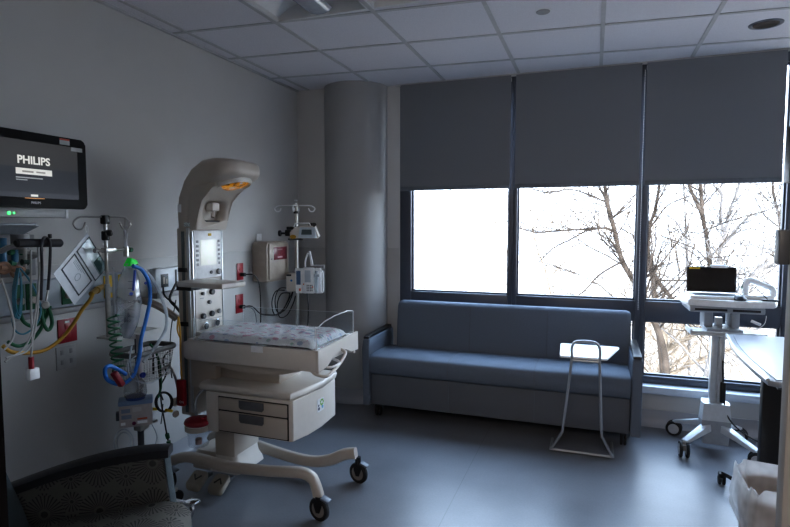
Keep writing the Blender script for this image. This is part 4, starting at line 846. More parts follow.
c=Vector(wx_(45.5,305,xb_+.02)); obj('chest_piece',MB().lathe([(0,-.007),(.013,-.007),(.016,0),(.013,.007),(.005,.01),(0,.01)],c,(.8,-.4,.1),20),STEEL,st)
obj('ear_tube',MB().tube([wx_(41,300,xb_+.02),wx_(45,302,xb_+.02)],.004,6).tube([wx_(48,290,xb_+.02),wx_(46,301,xb_+.02)],.004,6),STEEL,st)
def hose(name,pts,X,r,m,label,cat,n=7,seg=8):
    P__=[(atx(p[0],p[1],X if len(p)<3 else p[2])) for p in pts]
    return tag(obj(name,MB().tube(spline(P__,n),r,seg),m,ang=80),label,cat)
TEAL=mat('teal_tubing',(.06,.24,.32),.4); WC=mat('white_cable',(.50,.50,.49),.5)
t=thing('tubing_bundle','coiled teal tubing hanging in a loose bundle at far left','tubing',tuple(atx(16,300,-2.2)))
q=MB()
for k in range(7):
    o=k*.9; q.tube(spline([atx(17+o*.4,268,-2.2+.006*k),atx(13+o*.5,290+k,-2.2+.006*k),atx(14+o*.6,312+2*(k%3),-2.2+.005*k),atx(18+o*.5,314+2*(k%2),-2.19),atx(21+o*.2,295,-2.19),atx(20+o*.1,272,-2.2)],5),.0035,6)
obj('coil',q,TEAL,t)
obj('loose_tube',MB().tube(spline([atx(20,268,-2.2),atx(28,278,-2.2),atx(36,292,-2.2),atx(41,310,-2.2),atx(36,325,-2.2),atx(24,334,-2.2),atx(15,330,-2.2),atx(12,318,-2.2)],7),.0035,6),TEAL,t)
q=MB()
for (a,b_) in ((4,268),(17,272)):
    c=atx(a,b_,-2.22); q.lathe([(.014,-.008),(.024,-.01),(.027,0),(.024,.01),(.014,.008),(.014,-.008)],c,(1,-.4,0),18)
q.tube([atx(0,268,-2.22),atx(24,270,-2.22)],.012,8)
tag(obj('hose_clip',q,mat('clip_tan',(.38,.22,.14),.5)),'tan hose clip holding cables at far left','clip')
for i,(a,c_) in enumerate(((3,250),(15,252))):
    q=thing('gas_flowmeter',['teal capped flowmeter at the far left edge','teal capped flowmeter second from the left edge'][i],'flowmeter',tuple(atx(a,c_,-2.33)))
    obj('body',MB().tube([atx(a,238,-2.33),atx(a,262,-2.33)],.014,12),mat('meter_blue',(.03,.16,.28),.3),q); obj('knob',MB().tube([atx(a+6,252,-2.33),atx(a+10,252,-2.33)],.014,10).tube([atx(a+7,263,-2.33),atx(a+12,263,-2.33)],.012,10),GREEN,q)
t=thing('black_valve','dark green knobbed valve hanging under the padded bar','valve',tuple(atx(25,262,-2.25)))
obj('stem',MB().tube([atx(25,248,-2.25),atx(25,273,-2.25)],.008,8),STEEL,t); obj('knob',MB().tube([atx(22,262,-2.25),atx(28,262,-2.25)],.012,10).tube([atx(23,271,-2.25),atx(28,272,-2.25)],.013,10),mat('knob_dark_green',(.01,.04,.03),.4),t)
hose('hose',[(20,312),(24,322),(34,326),(45,318),(50,306)],-2.3,.008,GREEN,'dark green hose looping below the medical rail','hose')
hose('hose',[(44,302),(50,312),(52,324),(48,330),(43,322),(41,308)],-2.28,.008,GREEN,'short dark green hose loop under the stethoscope','hose')
hose('hose',[(8,342),(20,346),(34,338),(44,322),(44,306)],-2.35,.008,GREEN,'dark green hose curving low at the far left','hose')
hose('cable',[(38,245),(39,290),(35,330),(28,350),(12,357),(5,362)],-2.15,.004,WC,'white cable curving from the bar to lower left','cable')
hose('cable',[(31,250),(31,300),(32,340),(31,358)],-2.15,.004,WC,'straight white cable hanging above the red collared probe','cable')
hose('cable',[(2,280),(8,300),(14,325),(12,340),(4,350)],-2.15,.004,WC,'white cable bowing at the far left edge','cable')
hose('cable',[(40,262),(37,300),(31,335),(20,352),(6,358)],-2.13,.0035,WC,'thin white cable sweeping to the left edge','cable')
hose('hose',[(3,346),(12,352),(28,353),(45,350),(60,340),(72,326),(82,310),(90,300),(93,293)],-2.33,.0085,YELL,'yellow gas hose running from the rail to the left edge','hose')
c=atx(97,290,-2.36); tag(obj('hose_connector',MB().tube([atx(91,294,-2.34),atx(98,289,-2.38),atx(104,286,-2.42)],[.012,.016,.012],10).cyl(atx(97,290,-2.37),.018,.012,(1,-1,0)),mat('brass',(.42,.28,.10),.35,.8)),'brass connector joining the yellow hose to the rail','connector')
t=thing('probe_connector','white probe plug with a red collar dangling on its cable','probe',tuple(atx(31,366,-2.15)))
obj('collar',MB().tube([atx(31,357,-2.15),atx(31.5,369,-2.15)],.010,10),RED,t)
c=atx(33,374,-2.15); obj('plug',MB().box((c.x-.012,c.y-.022,c.z-.022),(c.x+.012,c.y+.022,c.z+.024),.004),WHITE,t)
# laminated sheet hanging from the hook
XS=-2.24
pc=[atx(87,233,XS),atx(107.5,267,XS),atx(74,305,XS),atx(53,274,XS)]
ls=thing('laminated_sheet','laminated notice sheet hanging by a corner from the drip stand hook','sign',tuple(pc[0]))
n_=(pc[1]-pc[0]).cross(pc[3]-pc[0]).normalized(); 
if n_.dot(Ov-pc[0])<0: n_=-n_
def L2(u,v): return pc[0]+(pc[1]-pc[0])*u+(pc[3]-pc[0])*v + (pc[2]-pc[1]-pc[3]+pc[0])*(u*v)
def patch(u0,u1,v0,v1,off,th=.0006):
    A=[L2(u0,v0),L2(u1,v0),L2(u1,v1),L2(u0,v1)]; return MB().hexa([p+n_*off for p in A]+[p+n_*(off+th) for p in A])
obj('sheet',patch(0,1,0,1,0,.002),mat('paper_white',(.66,.69,.74),.35),ls)
obj('photo',patch(.10,.98,.02,.38,.0022),mat('glossy_photo',(.50,.66,.76),.12,var=.7,scale=18),ls)
obj('photo_band',patch(.10,.98,.25,.37,.0031),MATS['paper_white'],ls)
obj('dark_patch',patch(.62,.98,.03,.22,.0033),mat('photo_dark',(.03,.09,.09),.3),ls)
def framep(u0,u1,v0,v1,w,off):
    m=MB()
    for (a,b_,c_,d) in ((u0,u1,v0,v0+w),(u0,u1,v1-w,v1),(u0,u0+w,v0,v1),(u1-w,u1,v0,v1)):
        A=[L2(a,c_),L2(b_,c_),L2(b_,d),L2(a,d)]; m.hexa([p+n_*off for p in A]+[p+n_*(off+.0006) for p in A])
    return m
INK=mat('navy_ink',(.03,.04,.06),.5)
obj('border',framep(.08,.99,.01,.40,.022,.0045),INK,ls); obj('border',framep(.08,.92,.44,.84,.028,.003),INK,ls)
ln=MB()
for k in range(3): ln.tube([L2(.2,.50+.03*k)+n_*.004,L2(.65-.1*k,.50+.03*k)+n_*.004],.0008,4)
for k in range(14): a=k*PI/7; ln.tube([L2(.55+.07*math.cos(a),.65+.07*math.sin(a))+n_*.004,L2(.55+.07*math.cos(a+.45),.65+.07*math.sin(a+.45))+n_*.004],.0009,4)
obj('drawing',ln,mat('ink_grey',(.2,.27,.33),.5),ls)
obj('tag_loop',MB().tube(spline([pc[0]+Vector((0,0,-.01))+n_*.004,pc[0]+Vector((0,.008,.02)),pc[0]+Vector((0,0,.035)),pc[0]+Vector((0,-.008,.02)),pc[0]+Vector((0,0,-.01))+n_*.004],5),.0012,5),WHITE,ls)
# ------------------------------------------------------------------ near drip stand with breathing equipment
X0=-2.20; pb_=atx(109,330,X0); Y0=pb_.y
zs=atx(112,337,X0).z; YL=atx(141,440,X0).y
iv=thing('drip_stand','steel drip stand with hooks, shelf and wire basket at left','stand',(X0,YL,0))
obj('lower_pole',MB().tube([(X0,YL,.10),(X0,YL,zs)],.016,12),DARKP,iv)
obj('pole',MB().tube([(X0,Y0,zs-.01),(X0,Y0,1.22)],.0125,12).tube([(X0,Y0,1.2),(X0,Y0,1.53)],.0085,12),STEEL,iv)
obj('second_rail',MB().tube([(X0+.004,Y0+.032,.95),(X0+.004,Y0+.032,1.30)],.006,8),ALU,iv)
zt_=atx(111,217,X0).z
obj('pole_cap',MB().box((X0-.016,Y0-.016,zt_-.035),(X0+.016,Y0+.016,zt_+.008),.006),BLACK,iv)
obj('hook',MB().tube(hook(X0,Y0,zt_,.10,1,(.3,.95,0),1.2),.0042,8).tube(hook(X0,Y0,zt_,.12,-1,(.3,.95,0),1.2),.0042,8),STEEL,iv)
zc=atx(110,235,X0).z; obj('pole_clamp',MB().cyl((X0,Y0,zc-.025),.018,.045,bev=.004).cyl((X0,Y0,zc+.01),.015,.03,(.9,.4,0),bev=.004),BLACK,iv)
for k in range(5):
    a=k*2*PI/5+.9; e=(X0+.17*math.cos(a),YL+.17*math.sin(a)); l=obj('leg',MB().tube([(X0,YL,.12),(X0+.1*math.cos(a),YL+.1*math.sin(a),.10),(e[0],e[1],.07)],.012,8),STEEL,iv); obj('wheel',MB().lathe([(0,-.012),(.03,-.012),(.034,0),(.03,.012),(0,.012)],(e[0],e[1],.035),(-math.sin(a),math.cos(a),0),18),RUB,l)
# cross bar with flow meter tube
zb=atx(110,250,X0).z
obj('cross_bar',MB().tube([(X0-.0,Y0-.06,zb),(X0+.02,Y0+.12,zb)],.007,8).box((X0-.012,Y0-.02,zb-.012),(X0+.02,Y0+.045,zb+.012),.004).cyl((X0,Y0-.065,zb),.011,.012,(0,1,0)),STEEL,iv)
fm=obj('flow_tube',MB().tube([(X0+.02,Y0+.10,zb),(X0+.02,Y0+.10,zb+.115)],.009,10),clear('tube_glass',(.9,.93,.95),.4,body=.5,bodycol=(.9,.88,.92)),iv)
obj('tube_fitting',MB().tube([(X0+.02,Y0+.10,zb-.035),(X0+.02,Y0+.10,zb+.015)],.013,10).tube([(X0+.02,Y0+.10,zb+.115),(X0+.02,Y0+.10,zb+.16)],.0045,8),STEEL,iv)
obj('green_knob',MB().cyl((X0+.02,Y0+.118,zb-.003),.012,.02,(0,1,0),bev=.003),mat('knob_green',(.01,.10,.04),.4),iv)
# shelf
ya,yb=Y0-.015,Y0+.27
obj('shelf',MB().box((X0-.06,Y0-.02,zs-.006),(X0+.07,yb,zs+.004),.002).box((X0+.066,Y0-.02,zs-.018),(X0+.071,yb,zs+.008)),mat('shelf_steel',(.50,.49,.47),.4,.4),iv)
# wire basket
zb1=atx(115,350,X0).z-.03; zb0=zb1-.15
cb=(X0+.02,atx(144,350,X0+.02).y)
bk_=obj('basket_rim',MB().tube([(cb[0]+u,cb[1]+v,zb1) for u,v in rrect(.085,.145,.04)],.014,8,closed=True),mat('rim_dark',(.16,.155,.15),.5),iv)
q=MB()
for z,k in ((zb1-.03,.97),(zb1-.055,.95),(zb1-.08,.92),(zb1-.105,.89),(zb1-.13,.86),(zb0,.82)): q.tube([(cb[0]+u*k,cb[1]+v*k,z) for u,v in rrect(.085,.145,.04)],.0018,5,closed=True)
R1=rrect(.085,.145,.04,3)
def samp(n):
    o=[];P2=[Vector((u,v)) for u,v in R1]; P2.append(P2[0]); Ls=[(P2[i+1]-P2[i]).length for i in range(len(P2)-1)]; T=sum(Ls)
    for k in range(n):
        d=T*k/n; i=0
        while d>Ls[i]: d-=Ls[i]; i+=1
        o.append(P2[i].lerp(P2[i+1],d/Ls[i]))
    return o
for w in samp(44): q.tube([(cb[0]+w.x,cb[1]+w.y,zb1),(cb[0]+w.x*.82,cb[1]+w.y*.82,zb0)],.0015,4)
for k in range(-4,5): q.tube([(cb[0]-.068,cb[1]+k*.026,zb0),(cb[0]+.068,cb[1]+k*.026,zb0)],.0015,4)
obj('basket_wire',q,mat('wire_grey',(.45,.44,.43),.4,.5),iv)
# coiled green hose
q=[]; c0=atx(117,338,X0+.09); 
for k in range(120):
    a=k*2*PI/12; q.append((c0.x-.02+.018*math.cos(a),c0.y+.03*math.sin(a)+.0002*k,c0.z+.11-.0026*k))
tag(obj('coiled_hose',MB().tube(q,.0045,6),GREEN,ang=80),'dark green coiled gas hose beside the drip stand','hose')
# resuscitation bag
bgx=X0+.07
def bp_(x,y): return atx(x,y,bgx)
rb=thing('breathing_bag','clear breathing bag with a bright green cap hung from the stand','bag',tuple(bp_(130,335)))
prof=[(130,266,.018),(130,270,.03),(129.5,278,.045),(129,290,.053),(129,303,.056),(128.5,315,.052),(128,325,.042),(127,333,.030),(126,338,.018)]
m=MB(); m.tube([bp_(a,b_) for a,b_,r in prof],[r for a,b_,r in prof],22)
for v in m.bm.verts: v.co+=Vector((random.uniform(-1,1),random.uniform(-1,1),random.uniform(-1,1)))*.0022
obj('bag',m,clear('bag_plastic',(.88,.90,.93),1.8,.12,body=.26,bodycol=(.88,.90,.95)),rb,ang=80)
c=bp_(131,262); obj('cap',MB().hexa([(c.x-.022,c.y-.030,c.z-.018),(c.x+.022,c.y-.030,c.z-.018),(c.x+.022,c.y+.030,c.z-.022),(c.x-.022,c.y+.030,c.z-.022),(c.x-.014,c.y-.010,c.z+.022),(c.x+.014,c.y-.010,c.z+.022),(c.x+.016,c.y+.026,c.z+.006),(c.x-.016,c.y+.026,c.z+.006)],.004),LGREEN,rb)
obj('neck',MB().tube([bp_(130.5,264),bp_(130,270)],.024,14),TUBEC,rb)
obj('print_mark',MB().tube([bp_(127,270)+Vector((.05,0,0)),bp_(126,290)+Vector((.056,-.01,0))],.006,8).cyl(bp_(125,293)+Vector((.05,-.012,0)),.008,.004,(1,-.6,0)).cyl(bp_(137,283)+Vector((.045,.01,0)),.007,.004,(1,-.3,0)),mat('print_blue',(.03,.08,.42),.4),rb)
gr=MB()
for k in range(6): gr.tube([bp_(121.5,281+k*7)+Vector((.04,0,0)),bp_(126,281.5+k*7)+Vector((.052,0,0))],.0011,4)
obj('graduation',gr,INK,rb)
obj('inner_balloon',MB().tube([bp_(132,312),bp_(131,320),bp_(128.5,330)],[.018,.032,.02],14),mat('dark_bladder',(.05,.07,.12),.3,var=.5,scale=40),rb)
XH=bgx+.05
hose('breathing_hose',[(133,266),(142,270),(149,283),(150,300),(146,320),(141,340),(139,358),(133,376),(121,384),(108,380),(105,370),(110,366),(119,370),(126,374)],XH,.0095,BLUE,'blue breathing hose looping from the bag down to the basket','hose',seg=12)
hose('breathing_hose',[(137,265),(150,276),(160,294),(166,312),(166,328),(158,343),(148,356),(143,362)],XH-.01,.0085,TUBEC,'clear breathing tube arching right of the blue hose','hose',seg=12)
c=atx(118,379,XH+.02); tag(obj('red_tag',MB().box((-.014,-.012,-.040),(.014,.012,.040),.004,M=Matrix.Translation(c)@Matrix.Rotation(math.radians(28),4,(Vector((1,-.3,0))))),RED),'red tag clipped on the loop of the blue hose','tag')
hose('thin_tube',[(136,356),(129,362),(128,372),(134,380),(150,383),(162,376),(170,366)],XH+.01,.003,TUBEC,'thin clear tube looping across the basket','tube')
# humidifier chamber and blender box on the pole
hc=atx(136,414,X0+.10)
Mhb=frame(tuple(hc),(.72,.69,0),(0,0,1))
hb=thing('humidifier','blue grey humidifier unit with digital panel on the drip stand','humidifier',(hc.x,hc.y,hc.z-.07))
def HB(m):
    for v in m.bm.verts: v.co=Mhb@v.co
    return m
obj('case',HB(MB().box((-.075,-.065,-.08),(.075,.045,.0),.006)),mat('device_pale',(.46,.42,.41),.4),hb)
obj('top_band',HB(MB().box((-.078,.045,-.083),(.078,.07,.004),.006)),mat('band_blue',(.20,.29,.45),.4),hb)
obj('front_marks',HB(MB().box((-.065,.01,0),(-.025,.03,.001)).box((-.065,-.02,0),(-.02,0,.001))),mat('mark_blue',(.22,.27,.36),.5),hb)
obj('display',HB(MB().box((-.015,.012,0),(.025,.034,.001))),mat('disp_grey',(.55,.53,.52),.3),hb)
obj('red_legend',HB(MB().box((.005,-.03,0),(.05,-.022,.001))),mat('legend_red',(.55,.10,.04),.5),hb)
obj('button',HB(MB().cyl((-.01,-.045,0),.009,.004)),mat('btn_maroon',(.12,.01,.06),.4),hb)
obj('button',HB(MB().box((-.068,-.05,0),(-.048,-.036,.001))),WHITE,hb); obj('white_legend',HB(MB().box((.005,-.05,0),(.05,-.036,.001))),WHITE,hb)
obj('side_latch',HB(MB().box((-.09,-.03,-.05),(-.075,.01,-.015),.003)),DARKP,hb)
ht=hc+Vector((-.02,.02,.07))
obj('chamber',MB().lathe([(.0,.014),(.050,.014),(.054,.03),(.05,.07),(.03,.10),(.02,.13)],ht,seg=24),clear('chamber_plastic',(.9,.92,.94),.45,body=.35,bodycol=(.62,.60,.64)),hb)
obj('chamber_base',MB().cyl(ht,.045,.014),mat('chamber_blue',(.03,.06,.22),.4),hb)
zb2=hc.z-.065
c=ht+Vector((.01,.02,.10)); obj('elbow',MB().tube(spline([c,c+Vector((0,.0,.07)),c+Vector((0,.005,.14)),c+Vector((0,.005,.22))],4),.016,12),mat('pale_elbow',(.50,.44,.46),.4),hb); obj('blue_plug',MB().cyl(c+Vector((.012,.002,.015)),.014,.012,(1,0,0)),mat('plug_blue',(.01,.03,.35),.4),hb)
obj('mount_clamp',MB().box((X0-.02,YL-.03,zb2-.07),(X0+.03,YL+.03,zb2-.04),.006).box((X0-.01,YL-.02,zb2-.02),(X0+.02,YL+.02,zb2+.02)).cyl((X0,YL+.02,zb2-.055),.008,.08,(.2,1,0)),STEEL,hb)
# clear gauge below
for rr_,dd_,ll_ in ((7,.02,'inner'),(10,.03,'outer')):
    tag(obj('tubing_loop',MB().tube([atx(124+rr_*math.cos(a),443+(rr_+3.5)*math.sin(a),X0+dd_) for a in [2*PI*k/24 for k in range(24)]],.003,6,closed=True),TUBEC),ll_+' ring of clear tubing below the humidifier unit','tubing')
hose('thin_tube',[(152,424),(157,436),(154,447),(149,452)],X0,.003,TUBEC,'clear tube end curving down right of the humidifier unit','tube')
# black cables right of basket
XC=X0+.06
q=MB()
for k in range(3):
    q.tube([atx(164+(7+k)*math.cos(a),402+(9+.6*k)*math.sin(a),XC+.008*k) for a in [2*PI*j/24 for j in range(24)]],.0032,6,closed=True)
tag(obj('coiled_cable',q,BLACK),'black cable wound in rings right of the humidifier','cable')
hose('sensor_cable',[(156,345),(159,372),(161,400),(165,424),(168,440)],XC,.004,BLACK,'black cable with green connectors hanging by the basket','cable')
t=thing('green_connector','green connector pair at the end of the black cable','connector',tuple(atx(168,440,XC)))
obj('sleeve',MB().tube([atx(167,434,XC),atx(168,438,XC)],.011,10).tube([atx(168.5,441,XC),atx(169,446,XC)],.011,10),GREEN,t); obj('tip',MB().tube([atx(169,446,XC),atx(170,454,XC)],[.007,.003],8),STEEL,t)
hose('sensor_cable',[(163,404),(162,416),(161,424)],XC,.0025,BLACK,'short thin black lead ending in a round tip','cable')
tag(obj('yellow_connector',MB().tube([atx(152,409,XC),atx(157,409,XC)],.008,8),YSIGN),'small yellow connector right of the humidifier','connector'); 
tag(obj('yellow_connector',MB().tube([atx(166,410,XC+.02),atx(172,411,XC+.02)],.008,8),YSIGN),'small yellow connector nearest the pale clip','connector')
tag(obj('sensor_pad',MB().lathe([(0,-.006),(.02,-.005),(.026,0),(.02,.005),(0,.006)],atx(176,402,XC),(1,-.5,.2),18).lathe([(0,-.008),(.016,-.007),(.020,0),(.016,.007),(0,.008)],atx(176,414,XC),(1,-.5,.1),14),BEIGE),'pale round clip hanging beside the red light','clip')
hose('grey_hose',[(160,372),(168,366),(174,374),(178,390),(177,404)],XC+.01,.007,mat('hose_grey',(.30,.29,.30),.5),'grey hose curling out of the basket','hose')
hose('hose',[(150,344),(156,352),(160,366),(161,386),(158,398)],cb[0]+.05,.006,GREEN,'dark green hose running down through the basket','hose')
hose('sensor_cable',[(168,352),(163,360),(166,374),(160,388),(163,400)],cb[0]+.03,.004,BLACK,'black cable tangled in the right side of the basket','cable')
hose('thin_tube',[(132,345),(130,356),(131,368),(137,378),(139,392)],XH,.004,TUBEC,'clear tube hanging left of the blue hose down to the humidifier','tube')
q=thing('basket_gear','black tubing clamp standing in the wire basket','clamp',(cb[0],cb[1]+.06,zb0))
obj('bar',MB().tube([(cb[0],cb[1]+.06,zb0+.004),(cb[0],cb[1]+.06,zb1+.02)],.005,6).tube([(cb[0],cb[1]+.03,zb0+.09),(cb[0],cb[1]+.09,zb0+.09)],.005,6),BLACK,q)
hose('hanging_cable',[(176,300),(171,330),(170,360),(172,378)],-2.30,.003,BLACK,'thin black cord hanging from the wall panel','cord')
tag(obj('cable_bundle',MB().tube(spline([atx(177,282,-2.38),atx(172,292,-2.36),atx(170,300,-2.34),atx(176,307,-2.30),atx(180,312,-2.28)],6),.008,8).tube(spline([atx(163,286,-2.4),atx(165,296,-2.36),atx(175,304,-2.3)],5),.005,8),BLACK),'dark cable bundle plugged in behind the warmer column','cable')
# ------------------------------------------------------------------ outside
GH=-4.5
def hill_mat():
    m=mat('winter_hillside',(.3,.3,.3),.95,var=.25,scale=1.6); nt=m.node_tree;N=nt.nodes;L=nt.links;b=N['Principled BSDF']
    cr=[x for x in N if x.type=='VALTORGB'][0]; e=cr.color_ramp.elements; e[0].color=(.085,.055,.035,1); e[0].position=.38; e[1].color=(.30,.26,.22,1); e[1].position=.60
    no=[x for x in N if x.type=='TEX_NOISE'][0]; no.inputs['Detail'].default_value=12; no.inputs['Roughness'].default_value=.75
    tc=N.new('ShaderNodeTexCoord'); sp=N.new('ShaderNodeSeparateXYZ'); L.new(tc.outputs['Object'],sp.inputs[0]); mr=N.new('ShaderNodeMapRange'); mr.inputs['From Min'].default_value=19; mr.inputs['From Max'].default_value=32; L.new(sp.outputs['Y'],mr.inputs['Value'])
    mx=N.new('ShaderNodeMixRGB'); mx.inputs[2].default_value=(.80,.78,.76,1); L.new(mr.outputs[0],mx.inputs[0]); L.new(cr.outputs[0],mx.inputs[1]); L.new(mx.outputs[0],b.inputs['Base Color'])  # fades to near white with distance: haze painted into the slope colour
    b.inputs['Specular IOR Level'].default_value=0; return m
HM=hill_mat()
def hf(u,v):
    x=-45+90*u; y=6+70*v; z=GH+ (y-6)*.20+1.2*math.sin(x*.15+1)*v+.7*math.sin(y*.3+x*.2)*min(1,v*3); return (x,y,z)
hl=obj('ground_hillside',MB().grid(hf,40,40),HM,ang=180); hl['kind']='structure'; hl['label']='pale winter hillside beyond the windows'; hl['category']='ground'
BARK=mat('pale_bark',(.10,.09,.085),.9,var=.5,scale=5,spec=.1); BARKD=mat('dark_bark',(.034,.026,.021),.9,var=.6,scale=5,spec=.1); TWIG=mat('pale_twigs',(.15,.115,.085),.9,var=.5,scale=4,spec=.1)
def gz(x,y):
    return hf((x+45)/90,(y-6)/70)[2]
def tree(Y,main,boughs,r0,seed,bark,label,dens=1.0):
    """main and boughs: view directions of the limbs at distance Y, turned into points of the real tree"""
    rd=random.Random(seed)
    P_=[aty(a,b,Y) for a,b in main]; b0=P_[0]; base=Vector((b0.x,Y,gz(b0.x,Y)-.1))
    t=thing('bare_tree',label,'tree',(base.x,Y,base.z),group='bare trees outside the windows')
    tr=MB(); br=MB()
    def jit(ps,a): return [ps[0]]+[p+Vector((rd.uniform(-1,1)*a,rd.uniform(-3,3)*a,rd.uniform(-1,1)*a)) for p in ps[1:]]
    def twig(p,d,L,r,lv):
        n=4; pts=[p.copy()]
        for k in range(n):
            d=(d+Vector((rd.uniform(-1,1),rd.uniform(-1,1),rd.uniform(-.6,.8)))*.30).normalized(); p=p+d*L/n; pts.append(p.copy())
        br.tube(pts,[r*(1-.6*k/n) for k in range(n+1)],5 if lv<1 else 3,cap=False)
        if lv>=2: return
        for k in range(4 if lv==0 else 3):
            i=rd.randint(1,n); ax=Vector((rd.uniform(-1,1),rd.uniform(-1,1),rd.uniform(-.5,.8))).normalized()
            twig(pts[i],(d*.6+ax*.8).normalized(),L*rd.uniform(.4,.7),r*rd.uniform(.4,.6),lv+1)
    def limb(m,ps,r,r1):
        q=spline(jit(ps,.015),5); n=len(q)
        m.tube(q,[r+(r1-r)*k/(n-1) for k in range(n)],8,cap=False)
        for k in range(int(n*1.1*dens)):
            i=rd.randint(n//5,n-1); d=(q[min(n-1,i+1)]-q[i-1]).normalized(); ax=Vector((rd.uniform(-1,1),rd.uniform(-1,1),rd.uniform(-.2,.8))).normalized()
            twig(q[i],(d*.5+ax*.8).normalized(),rd.uniform(.5,1.5),(r+(r1-r)*i/n)*.38,0)
    limb(tr,[base]+P_,r0,r0*.45)
    for (ps,r) in boughs: limb(br,[aty(a,b,Y) for a,b in ps],r,r*.5)
    obj('trunk',tr,bark,t,ang=180); obj('branches',br,bark,t,ang=180)
tree(9.5,[(668,380),(650,310),(638,285),(623,261),(614,231),(608,203),(604,180),(598,140)],[([(614,231),(604,228),(580,229),(556,231),(538,233),(520,228)],.022),([(604,228),(585,231),(570,240),(555,248),(540,262)],.016),([(623,261),(600,275),(585,290),(570,300)],.018),([(608,203),(592,196),(570,190),(545,192),(525,185)],.018)],.055,3,BARKD,'dark leaning tree filling the middle window',1)
tree(10.5,[(664,400),(657,320),(655,296),(652,279),(649,251),(651,227),(655,209),(660,185),(664,150)],[([(651,227),(668,205),(690,195)],.016),([(647,262),(657,281),(670,298),(690,330)],.05)],.048,11,BARKD,'dark slim tree just right of the thick window mullion',.55)
tree(10,[(722,400),(716,320),(711,266),(707,237),(703,219),(700,185),(699,150)],[([(703,219),(699,212),(690,185),(684,160)],.038),([(711,266),(698,250),(680,242),(662,236)],.014)],.05,5,BARKD,'dark forked tree rising behind the laptop',.55)
tree(11.5,[(712,400),(714,300),(719,249),(725,234),(731,209),(739,185),(748,150)],[([(725,234),(720,219),(721,195),(714,185),(706,160)],.03),([(719,249),(731,234),(743,223),(752,214)],.03),([(700,262),(719,249),(735,244)],.02)],.04,8,BARK,'grey tree with a V fork right of the laptop',.6)
tree(13,[(690,400),(688,300),(687,268),(685,219),(684,185),(682,150)],[([(686,240),(676,222),(668,215)],.02)],.035,14,BARK,'thin grey upright tree left of the laptop',.7)
tree(9.8,[(700,420),(722,325),(735,300),(751,278),(773,261),(800,250)],[([(751,278),(760,262),(764,240)],.02)],.07,17,BARK,'thick grey tree slanting up to the right window edge',.7)
tree(12,[(800,400),(792,300),(782,229),(778,212),(773,190),(770,150)],[([(782,229),(765,215),(755,195)],.02)],.045,31,BARKD,'dark tree at the right end of the windows',.6)
tree(12.5,[(640,440),(655,395),(666,350),(660,318),(652,290)],[([(666,350),(690,335),(712,318)],.05),([(668,376),(700,360),(745,345)],.05)],.07,19,TWIG,'pale branching tree seen through the low window pane',1)
tree(16,[(470,420),(468,330),(465,270),(460,230),(450,190)],[([(465,270),(480,250),(498,235)],.02),([(462,250),(445,235),(430,230)],.02)],.03,41,TWIG,'faint pale tree seen through the left window',1)
tree(14,[(560,420),(555,330),(548,280),(535,240),(528,190)],[([(548,280),(565,262),(590,250)],.02)],.035,43,TWIG,'faint pale tree in the left half of the middle window',1)
# undergrowth nobody could count
rn=random.Random(99); q=MB()
for k in range(3600):
    y=rn.uniform(9,46); x=rn.uniform(-.75,.75)*y+ .2*y*rn.random(); z=gz(x,y); L_=rn.uniform(.6,2.2)*(1 if y<20 else 1+ (y-20)*.035); d=Vector((rn.uniform(-.8,.8),rn.uniform(-.4,.4),1)).normalized(); pts=[Vector((x,y,z))]
    for j in range(4): d=(d+Vector((rn.uniform(-.3,.3),rn.uniform(-.3,.3),rn.uniform(-.2,.2)))).normalized(); pts.append(pts[-1]+d*L_/4)
    q.tube(pts,[.011*(1-.2*j)*(1+y*.02) for j in range(5)],3,cap=False)
    for s_ in range(3):
        b0=pts[rn.randint(1,4)]; dd=Vector((rn.uniform(-1,1),rn.uniform(-1,1),rn.uniform(0,1))).normalized(); q.tube([b0,b0+dd*L_*.25,b0+dd*L_*.45+Vector((0,0,.05))],[.008,.006,.003],3,cap=False)
tag(obj('undergrowth',q,TWIG,ang=180),'pale leafless brush covering the slope outside','brush',kind='stuff')
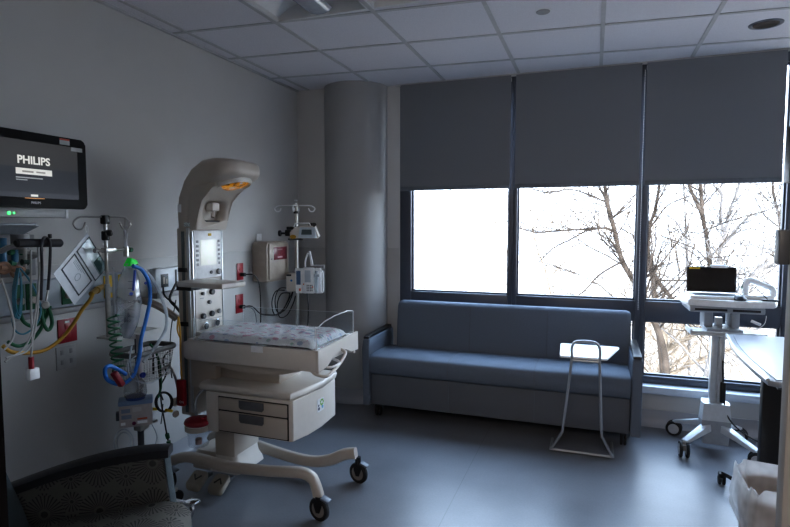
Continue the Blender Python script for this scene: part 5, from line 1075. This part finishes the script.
# ------------------------------------------------------------------ light
w=bpy.data.worlds.new('World'); bpy.context.scene.world=w; w.use_nodes=True; nt=w.node_tree; N=nt.nodes; L=nt.links; bg=N['Background']
tc=N.new('ShaderNodeTexCoord'); sp=N.new('ShaderNodeSeparateXYZ'); L.new(tc.outputs['Generated'],sp.inputs[0]); cr=N.new('ShaderNodeValToRGB'); e=cr.color_ramp.elements
e[0].position=0; e[0].color=(.84,.92,1,1); e[1].position=.7; e[1].color=(.50,.70,1,1); L.new(sp.outputs['Z'],cr.inputs[0]); L.new(cr.outputs[0],bg.inputs['Color']); bg.inputs['Strength'].default_value=8.6
sl=bpy.data.lights.new('sun','SUN'); sl.energy=9; sl.angle=.01; sl.color=(1,.95,.86); so=bpy.data.objects.new('sun',sl); C.objects.link(so); so.rotation_euler=(math.radians(55),0,math.radians(25))
for z0,z1 in ((.94,1.80),(.373,.79)):
    al=bpy.data.lights.new('window_portal','AREA'); al.shape='RECTANGLE'; al.size=3.75; al.size_y=z1-z0; al.cycles.is_portal=True
    ao=bpy.data.objects.new('window_portal',al); C.objects.link(ao); ao.location=(.33,YB+.16,(z0+z1)/2); ao.rotation_euler=(math.radians(-90),0,0)
al=bpy.data.lights.new('warm_fill','AREA'); al.size=1.2; al.energy=38; al.color=(1,.86,.74); ao=bpy.data.objects.new('warm_fill',al); C.objects.link(ao); ao.location=(-.15,-1.0,2.6); ao.rotation_euler=(math.radians(25),0,0)  # unseen warm fill light added behind the camera to lift the room
# ------------------------------------------------------------------ camera
cam=bpy.data.cameras.new('camera'); co=bpy.data.objects.new('camera',cam); C.objects.link(co); cam.sensor_width=36; cam.lens=FP/790*36; cam.clip_start=.02
co.location=Ov; co.rotation_euler=Matrix(((Rv.x,Uv.x,-Fv.x),(Rv.y,Uv.y,-Fv.y),(Rv.z,Uv.z,-Fv.z))).to_euler()
bpy.context.scene.camera=co
vs=bpy.context.scene.view_settings; vs.view_transform='Standard'; vs.look='Medium High Contrast'; vs.exposure=.62
